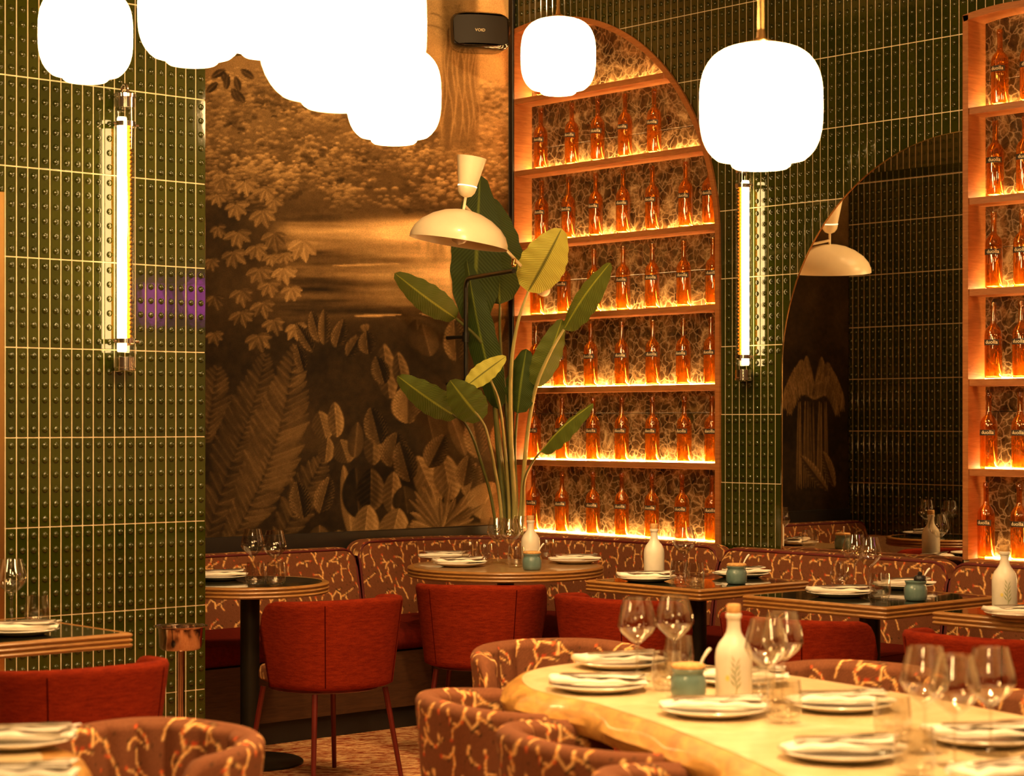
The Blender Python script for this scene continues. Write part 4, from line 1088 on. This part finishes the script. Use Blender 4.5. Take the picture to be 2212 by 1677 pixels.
# unseen copies of the globe lamps, added behind us for ambient light
for i, (x, y, z) in enumerate([(.4, 2.4, 2.5), (-1.2, 4.4, 2.6), (4.3, .9, 2.6), (2.2, -1.6, 2.5), (5.6, -.8, 2.6), (-1.2, .4, 2.5)]):
    d = thing('pendant_lamp', 'added globe pendant behind us, out of view, for ambient light', 'pendant lamp', (x, y, z), 0, 'added pendants behind us')
    obj('globe', CACHE['globe'], d); obj('cap', CACHE['gcap'], d)
    obj('rod', MB().lathe([(.007, .32), (.007, CEIL-z)], 10).mesh('rod', 'brass', 40), d)
# ceiling spotlights
for i, (lx, ly, tx, ty, tz, pw, sz) in enumerate(SPOTS):
    R = thing('ceiling_spotlight', 'small black ceiling spotlight above the dining tables', 'spotlight', (lx, ly, CEIL-.13), 0, 'ceiling spotlights out of view')
    obj('can', cached('can', lambda: MB().lathe([(.045, 0), (.05, 0), (.05, .10), (.02, .115), (.012, .13)], 18, cap0=False).mesh('can', 'black_gloss', 40)), R)
    sp = spot('spot_light', (lx, ly, CEIL-.135), (tx, ty, tz), pw, sz)
def wall_tube(label, x, y, nx, ny, z0, z1, side=1):
    R = thing('tube_wall_light', label, 'wall light', (x, y, z0), math.atan2(ny, nx), 'glass tube wall lights')
    h = z1-z0; off = .055; r = .037
    obj('glass_tube', MB().lathe([(r, .055), (r, h-.075)], 28, off, 0, False, False).mesh('glass_tube', 'tube_glass', 60), R)
    obj('lamp_core', MB().lathe([(.015, .075), (.0175, .080), (.0175, h-.115), (.015, h-.110)], 16, off, -.012*side).mesh('lamp_core', 'tube_core', 60), R)
    mb = MB(); n = int((h-.22)/.0165)
    for k in range(n):
        z = .10+.0165*k
        for sg in (1,):
            v = []
            for q in np.linspace(side*PI*.5-1.25, side*PI*.5+1.25, 7):
                v.append((off+.034*math.cos(q), .034*math.sin(q), z)); 
            w_ = [(off+.020*math.cos(q), .020*math.sin(q), z+.008) for q in np.linspace(side*PI*.5-1.25, side*PI*.5+1.25, 7)]
            u_ = [(off+.034*math.cos(q), .034*math.sin(q), z+.0165) for q in np.linspace(side*PI*.5-1.25, side*PI*.5+1.25, 7)]
            mb.add(v+w_+u_, [(i, i+1, i+8, i+7) for i in range(6)]+[(i+7, i+8, i+15, i+14) for i in range(6)])
    obj('reflector', mb.mesh('reflector', 'brass', 0), R, label='ribbed gold reflector inside the glass')
    for (name, za, zb) in (('end_cap', .0, .055), ('end_cap', h-.075, h-.02)):
        up = za > .1
        pr = [(.030, za), (.040, za+.006), (.040, za+.016), (.0375, za+.018), (.0375, zb), (.030, zb+.001)] if not up else [(.030, za), (.0375, za+.001), (.0375, zb-.018), (.040, zb-.016), (.041, zb-.004), (.032, zb)]
        obj(name, MB().lathe(pr, 28, off, 0).mesh(name, 'chrome', 40), R)
    obj('hook', MB().tube([(off-.022, -.0, h-.02), (off-.02, 0, h), (off-.006, 0, h+.012), (off+.01, 0, h+.010), (off+.02, 0, h-.004), (off+.022, 0, h-.02)], .006, 8).mesh('hook', 'chrome', 50), R)
    for z in (.115, h-.135):
        mb = MB().lathe([(.0375, z-.009), (.0395, z-.009), (.0395, z+.009), (.0375, z+.009)], 24, off, 0, False, False)
        mb.box(0, off-.036, -.010, .010, z-.008, z+.008); mb.tube([(off, .038, z), (off, .058, z)], .005, 8); mb.tube([(off, -.038, z), (off, -.048, z)], .004, 8)
        obj('clamp', mb.mesh('clamp', 'chrome', 40), R)
wall_tube('glowing glass tube light on the green tiled pier', 3.857, YP, 0, -1, 1.594, 2.645)
wall_tube('glowing glass tube light between the bottle niche and the mirror', XS, YM-s_of(1606, XS-.055), -1, 0, 1.600, 2.650, -1)

# counterbalanced lamp on a wall arm
def arm_lamp():
    w0 = at_depth(1004, 838, 10.20); wall_y = YM-.001
    base = Vector((w0.x, wall_y, w0.z))
    R = thing('arm_lamp', 'cream two-shade lamp on a black wall arm in front of the mural', 'lamp', base)
    def L(v): return tuple(Vector(v)-base)
    px, py = w0.x, YM-.15
    zt = at_depth(1004, 602, 10.20).z
    J = at_depth(1110, 585, 9.68); J.z = zt
    c = Vector((px, py, 0)); corner = Vector((px, py, zt)); d = (Vector((J.x, J.y, zt))-corner).normalized()
    pts = [Vector((px, py, w0.z)), Vector((px, py, zt-.05))]+[Vector((px, py, zt-.05))+Vector((0, 0, .05))*math.sin(t)+d*.05*(1-math.cos(t)) for t in np.linspace(.2, PI/2, 5)]+[Vector((J.x, J.y, zt))-d*.0, Vector((J.x, J.y, zt))]
    obj('wall_arm', MB().tube([L(p) for p in pts[:-1]], .0115, 12).mesh('wall_arm', 'dark_metal', 40), R)
    mb = MB()
    for z in (w0.z+.02, w0.z+.26):
        mb.tube([L((px, wall_y, z)), L((px, py, z))], .010, 10); mb.lathe([(.018, 0), (.018, .05)], 16, *L((px, py, z))[:2]); mb.v[-32:] = [(a, b, q+L((px, py, z-.025))[2]) for a, b, q in mb.v[-32:]]
    obj('bracket', mb.mesh('bracket', 'dark_metal', 40), R)
    jb = Vector((J.x, J.y, zt)); jt = jb+Vector((0, 0, .062))
    mb = MB().tube([L(jb-Vector((0, 0, .014))), L(jb), L(jb+Vector((0, 0, .018)))], .012, 12)
    mb2 = MB().tube([L(jb+Vector((0, 0, .018))), L(jb+Vector((0, 0, .024))), L(jb+Vector((0, 0, .03))), L(jb+Vector((0, 0, .045))), L(jt)], [.013, .009, .014, .009, .013], 14)
    obj('pivot', mb2.mesh('pivot', 'brass', 40), R); 
    H = at_depth(1003, 444, 8.92)
    dv = (H-jt).normalized(); tail = jt-dv*.56
    obj('boom', MB().tube([L(tail), L(jt), L(H)], .0075, 10).mesh('boom', 'cream_enamel', 60), R)
    ball = MB(); rr = .034
    ball.lathe([(rr*math.sin(t)+.0001, -rr*math.cos(t)) for t in np.linspace(0, PI, 13)], 20, 0, 0, False, False)
    o = obj('counterweight', ball.mesh('counterweight', 'cream_enamel', 60), R); o.location = L(tail)
    # head: axis tilted a little
    Hd = bpy.data.objects.new('lamp_head', None)
    right = Vector((CA, -SA, 0)); axis = (Vector((0, 0, 1))+right*.155).normalized()
    q = Vector((0, 0, 1)).rotation_difference(axis)
    def place(me, name, par=R):
        o = obj(name, me, par); o.rotation_mode = 'QUATERNION'; o.rotation_quaternion = q; o.location = L(H) if par is R else (0, 0, 0); return o
    place(MB().lathe([(.0065, -.055), (.0065, .045)], 12).mesh('stem', 'cream_enamel', 40), 'stem')
    pr = [(.010, -.020), (.040, -.022), (.085, -.032), (.135, -.054), (.180, -.086), (.207, -.118), (.2205, -.150), (.2225, -.172)]
    inn = [(.2195, -.172), (.216, -.150), (.203, -.121), (.177, -.091), (.133, -.060), (.085, -.038), (.040, -.028), (.010, -.027)]
    place(MB().lathe(pr+inn, 64, cap0=False, cap1=False).mesh('dome_shade', 'cream_enamel', 60), 'dome_shade')
    place(MB().lathe([(.012, -.04), (.016, -.085), (.034, -.115), (.040, -.140), (.030, -.165), (.002, -.178)], 20).mesh('bulb', 'cream_inside', 60), 'bulb')
    cup = [(.006, .036), (.026, .044), (.038, .060), (.0425, .078), (.0425, .084)]
    place(MB().lathe(cup, 36, cap1=False).mesh('cup', 'cream_enamel', 60), 'cup')
    place(MB().lathe([(.0435, .084), (.0440, .0845), (.0440, .0895), (.0435, .090)], 36, cap0=False, cap1=False).mesh('light_slot', 'slot_glow', 60), 'light_slot')
    place(MB().lathe([(.0425, .0905), (.0675, .218), (.0655, .218), (.0405, .0905)], 40, cap0=False, cap1=False).mesh('cone_shade', 'cream_enamel', 60), 'cone_shade')
    Hd2 = Hd; bpy.data.objects.remove(Hd2)
emit('slot_glow', (1, .82, .5), 1.6)
arm_lamp()

# loudspeaker
def speaker():
    c = at_depth(1036, 70, 10.22)
    R = thing('wall_speaker', 'black rounded loudspeaker mounted high on the mural', 'speaker', c)
    right = Vector((CA, -SA, 0)); back = Vector((SA, CA, 0)); up = Vector((0, 0, 1))
    fr = (back*.97+right*-.22).normalized(); rt = fr.cross(up).normalized(); ti = (up*.985+fr*.17).normalized(); fr = ti.cross(rt).normalized()*1; 
    if fr.dot(back) < 0: fr = -fr
    def W(a, b, cc): return tuple(rt*a+ti*b+fr*cc)          # right, up, depth away from us
    def rr(hw, hh, cc, bul, n=28):
        out = []
        for k in range(n):
            t = 2*PI*k/n; e = .42; a = hw*math.copysign(abs(math.cos(t))**e, math.cos(t)); b = hh*math.copysign(abs(math.sin(t))**e, math.sin(t))
            out.append(W(a, b, cc+bul*(a/hw)**2))
        return out
    obj('cabinet', MB().rings([rr(.145, .085, -.055, .02), rr(.156, .094, -.045, .02), rr(.158, .096, -.02, .02), rr(.140, .088, .08, .0), rr(.09, .06, .13, 0)], False, True).mesh('cabinet', 'black_gloss', 50), R)
    gm = MB(); n = 20
    g_ = [[W((i/n-.5)*.282, (j/6-.5)*.152, -.053+.02*((i/n-.5)*2)**2) for j in range(7)] for i in range(n+1)]
    gm.rings(g_, closed=False); gr = obj('grille', gm.mesh('grille', 'grille', 60), R)
    me = text_mesh('VOID', .022, 'logo', 'gold_letter')
    for v in me.vertices: a, b = v.co.x, v.co.y; v.co = W(a-.008, b-.008, -.0545-v.co.z)
    obj('logo', me, gr, label='small gold brand lettering')
    obj('bracket', MB().tube([(0, 0, .02), W(0, .09, .08), W(0, .12, .16), tuple(Vector((c.x, YM, c.z+.10))-c)], .009, 8).mesh('bracket', 'dark_metal', 40), R)
speaker()

# champagne bowl on a stand by the pier
p = at_depth(390, 1352, 7.0)
R = thing('bottle_cooler_stand', 'copper bowl on a slim stand in front of the green pier', 'cooler stand', (p.x, p.y, 0))
zt = p.z
obj('bowl', MB().lathe([(.012, zt-.085), (.066, zt-.083), (.074, zt-.074), (.078, zt-.008), (.095, zt-.002), (.096, zt), (.090, zt+.001), (.076, zt-.005), (.070, zt-.07), (.0, zt-.078)], 40, cap0=False).mesh('bowl', 'copper', 40), R)
obj('pole', MB().lathe([(.0135, .02), (.0135, zt-.08)], 16).mesh('pole', 'copper', 40), R)
obj('base', MB().lathe([(.14, 0), (.14, .008), (.12, .018), (.02, .024)], 36).mesh('base', 'copper', 40), R)

# ------------------------------------------------------------------ big-leaved plant in the corner
def plant():
    D0 = 10.36
    b0 = at_depth(1097, 1115, D0)
    R = thing('potted_plant', 'tall bird-of-paradise plant with broad leaves in the corner', 'plant', (b0.x, b0.y, 0))
    org = Vector((b0.x, b0.y, 0))
    obj('pot', MB().lathe([(.09, 0), (.10, .02), (.125, .36), (.13, .38), (.115, .38), (.11, .34), (.0, .33)], 32).mesh('pot', 'pot_clay', 40), R)
    # base px, tip px, width px, depth of base, depth of tip, face tilt, fold, material
    LV = [((1025, 700), (1037, 378), 112, 10.30, 10.33, .05, .12, 'leaf_green', 0), ((1080, 657), (1056, 425), 118, 10.36, 10.38, -.1, .12, 'leaf_green', 0),
          ((1078, 885), (1008, 560), 66, 10.32, 10.27, .3, .3, 'leaf_green', 0), ((985, 688), (852, 590), 64, 10.2, 9.9, .2, .25, 'leaf_mid', 0),
          ((1141, 630), (1213, 494), 100, 9.85, 9.7, -.2, .22, 'leaf_bright', 6), ((1218, 712), (1318, 568), 64, 10.0, 9.8, .5, .7, 'leaf_mid', 0),
          ((1158, 836), (1214, 690), 62, 10.1, 10.0, -.3, .4, 'leaf_mid', 0), ((1118, 893), (1137, 754), 70, 10.15, 10.1, .2, .3, 'leaf_green', 0),
          ((1008, 834), (1093, 770), 46, 9.85, 9.85, .1, .1, 'leaf_bright', 0), ((988, 902), (858, 812), 66, 10.0, 9.75, .2, .25, 'leaf_mid', 0),
          ((1040, 908), (972, 822), 78, 9.9, 9.75, .1, .2, 'leaf_mid', 0), ((1168, 976), (1281, 872), 40, 9.95, 9.75, .8, .8, 'leaf_mid', 0)]
    right = Vector((CA, -SA, 0)); back = Vector((SA, CA, 0))
    for k, (bp, tp, w, db, dt, tilt, fold, mat, _) in enumerate(LV):
        b = at_depth(*bp, db); t = at_depth(*tp, dt); ax = t-b; Ln = ax.length; ax.normalize()
        side = ax.cross(back).normalized(); nrm = side.cross(ax).normalized()
        side = (side*math.cos(tilt)+nrm*math.sin(tilt)).normalized(); nrm = side.cross(ax).normalized()
        hw = w/2/F*db/max(.35, math.cos(tilt))
        n, m = 30, 13; P = np.zeros((n, m, 3)); C = np.zeros((n, m, 3)); rs = random.Random(k)
        for i in range(n):
            f = i/(n-1); pr = min(1, (math.sin(PI*min(1, f*.93+.035)**.80))**.70) if 0 < f < 1 else .03
            if f > .985: pr *= .5
            c = b+ax*Ln*f+nrm*(-.10*Ln*math.sin(PI*f)*.6)
            for j in range(m):
                s = (j/(m-1)-.5)*2; ww = hw*pr*(1+.03*math.sin(f*40+k*2)*abs(s))
                p = c+side*s*ww*math.cos(fold*.8)+nrm*abs(s)*ww*math.sin(fold*.9)+nrm*.004*math.sin(f*34+k)*abs(s)
                P[i, j] = tuple(p-org); C[i, j] = (f*1.6+abs(s)*.28, 1-abs(s), 0)
        obj('leaf', grid_mesh('leaf', P, mat, C), R)
    def stem(pts, r, mat='stem_green'):
        C_ = catmull(pts, 6); n = len(C_)
        obj('stem', MB().tube([C_i-org for C_i in C_], [r[0]+(r[1]-r[0])*i/(n-1) for i in range(n)], 8).mesh('stem', mat, 60), R)
    def S(*a, r=(.014, .006), mat='stem_green', low=None):
        pts = [at_depth(px, py, d) for (px, py, d) in a]
        f = org.lerp(Vector((pts[0].x, pts[0].y, 0)), .45)
        stem([Vector((f.x, f.y, .34))]+pts, r, mat)
    S((1068, 1115, 10.3), (1030, 970, 10.2), (1005, 915, 10.05), (988, 902, 10.0), (925, 862, 9.87), r=(.009, .005))
    S((1083, 1115, 10.33), (1068, 1010, 10.2), (1053, 940, 10.0), (1040, 908, 9.9), (1008, 868, 9.82), r=(.011, .005), mat='stem_pale')
    S((1088, 1115, 10.36), (1075, 960, 10.35), (1062, 800, 10.33), (1040, 740, 10.26), (985, 688, 10.2), r=(.017, .007), mat='stem_green')
    S((1100, 1115, 10.36), (1090, 960, 10.2), (1078, 870, 10.0), (1062, 826, 9.86), (1050, 800, 9.85), r=(.010, .005), mat='stem_pale')
    S((1105, 1115, 10.4), (1098, 940, 10.38), (1082, 760, 10.38), (1080, 657, 10.36), r=(.015, .006))
    S((1095, 1115, 10.42), (1080, 980, 10.42), (1060, 820, 10.36), (1025, 700, 10.30), r=(.019, .009))
    S((1112, 1115, 10.36), (1104, 960, 10.2), (1104, 800, 10.0), (1118, 700, 9.9), (1141, 630, 9.85), r=(.017, .006), mat='stem_pale')
    S((1116, 1115, 10.4), (1112, 980, 10.3), (1118, 893, 10.15), r=(.012, .006))
    S((1125, 1115, 10.35), (1138, 950, 10.25), (1158, 836, 10.1), (1190, 760, 10.02), (1218, 712, 10.0), r=(.014, .006), mat='stem_pale')
    S((1130, 1115, 10.33), (1133, 1040, 10.2), (1150, 1000, 10.05), (1168, 976, 9.95), r=(.010, .005), mat='stem_pale')
plant()

# magenta neon sign farther along the shelf wall: out of view, mirrored in the glossy tiles
R = thing('neon_sign', 'magenta neon sign farther along the shelf wall, mirrored in the green tiles', 'neon sign', (XS-.05, 1.85, 2.0))
emit('neon_magenta', (1.0, .06, .75), 4.5)
for (yy_, zz_, rr_) in ((-.28, .20, .10), (.26, .20, .10)):
    obj('neon_tube', MB().tube([(0, yy_+rr_*math.cos(t)*(1+.2*math.sin(2*t)), zz_+rr_*math.sin(t)) for t in np.linspace(0, 2*PI, 25)], .026, 10).mesh('neon_tube', 'neon_magenta', 60), R)
obj('backing', MB().box(.036, .048, -.5, .5, 0, .38, .004).mesh('backing', 'black_gloss', 0), R)
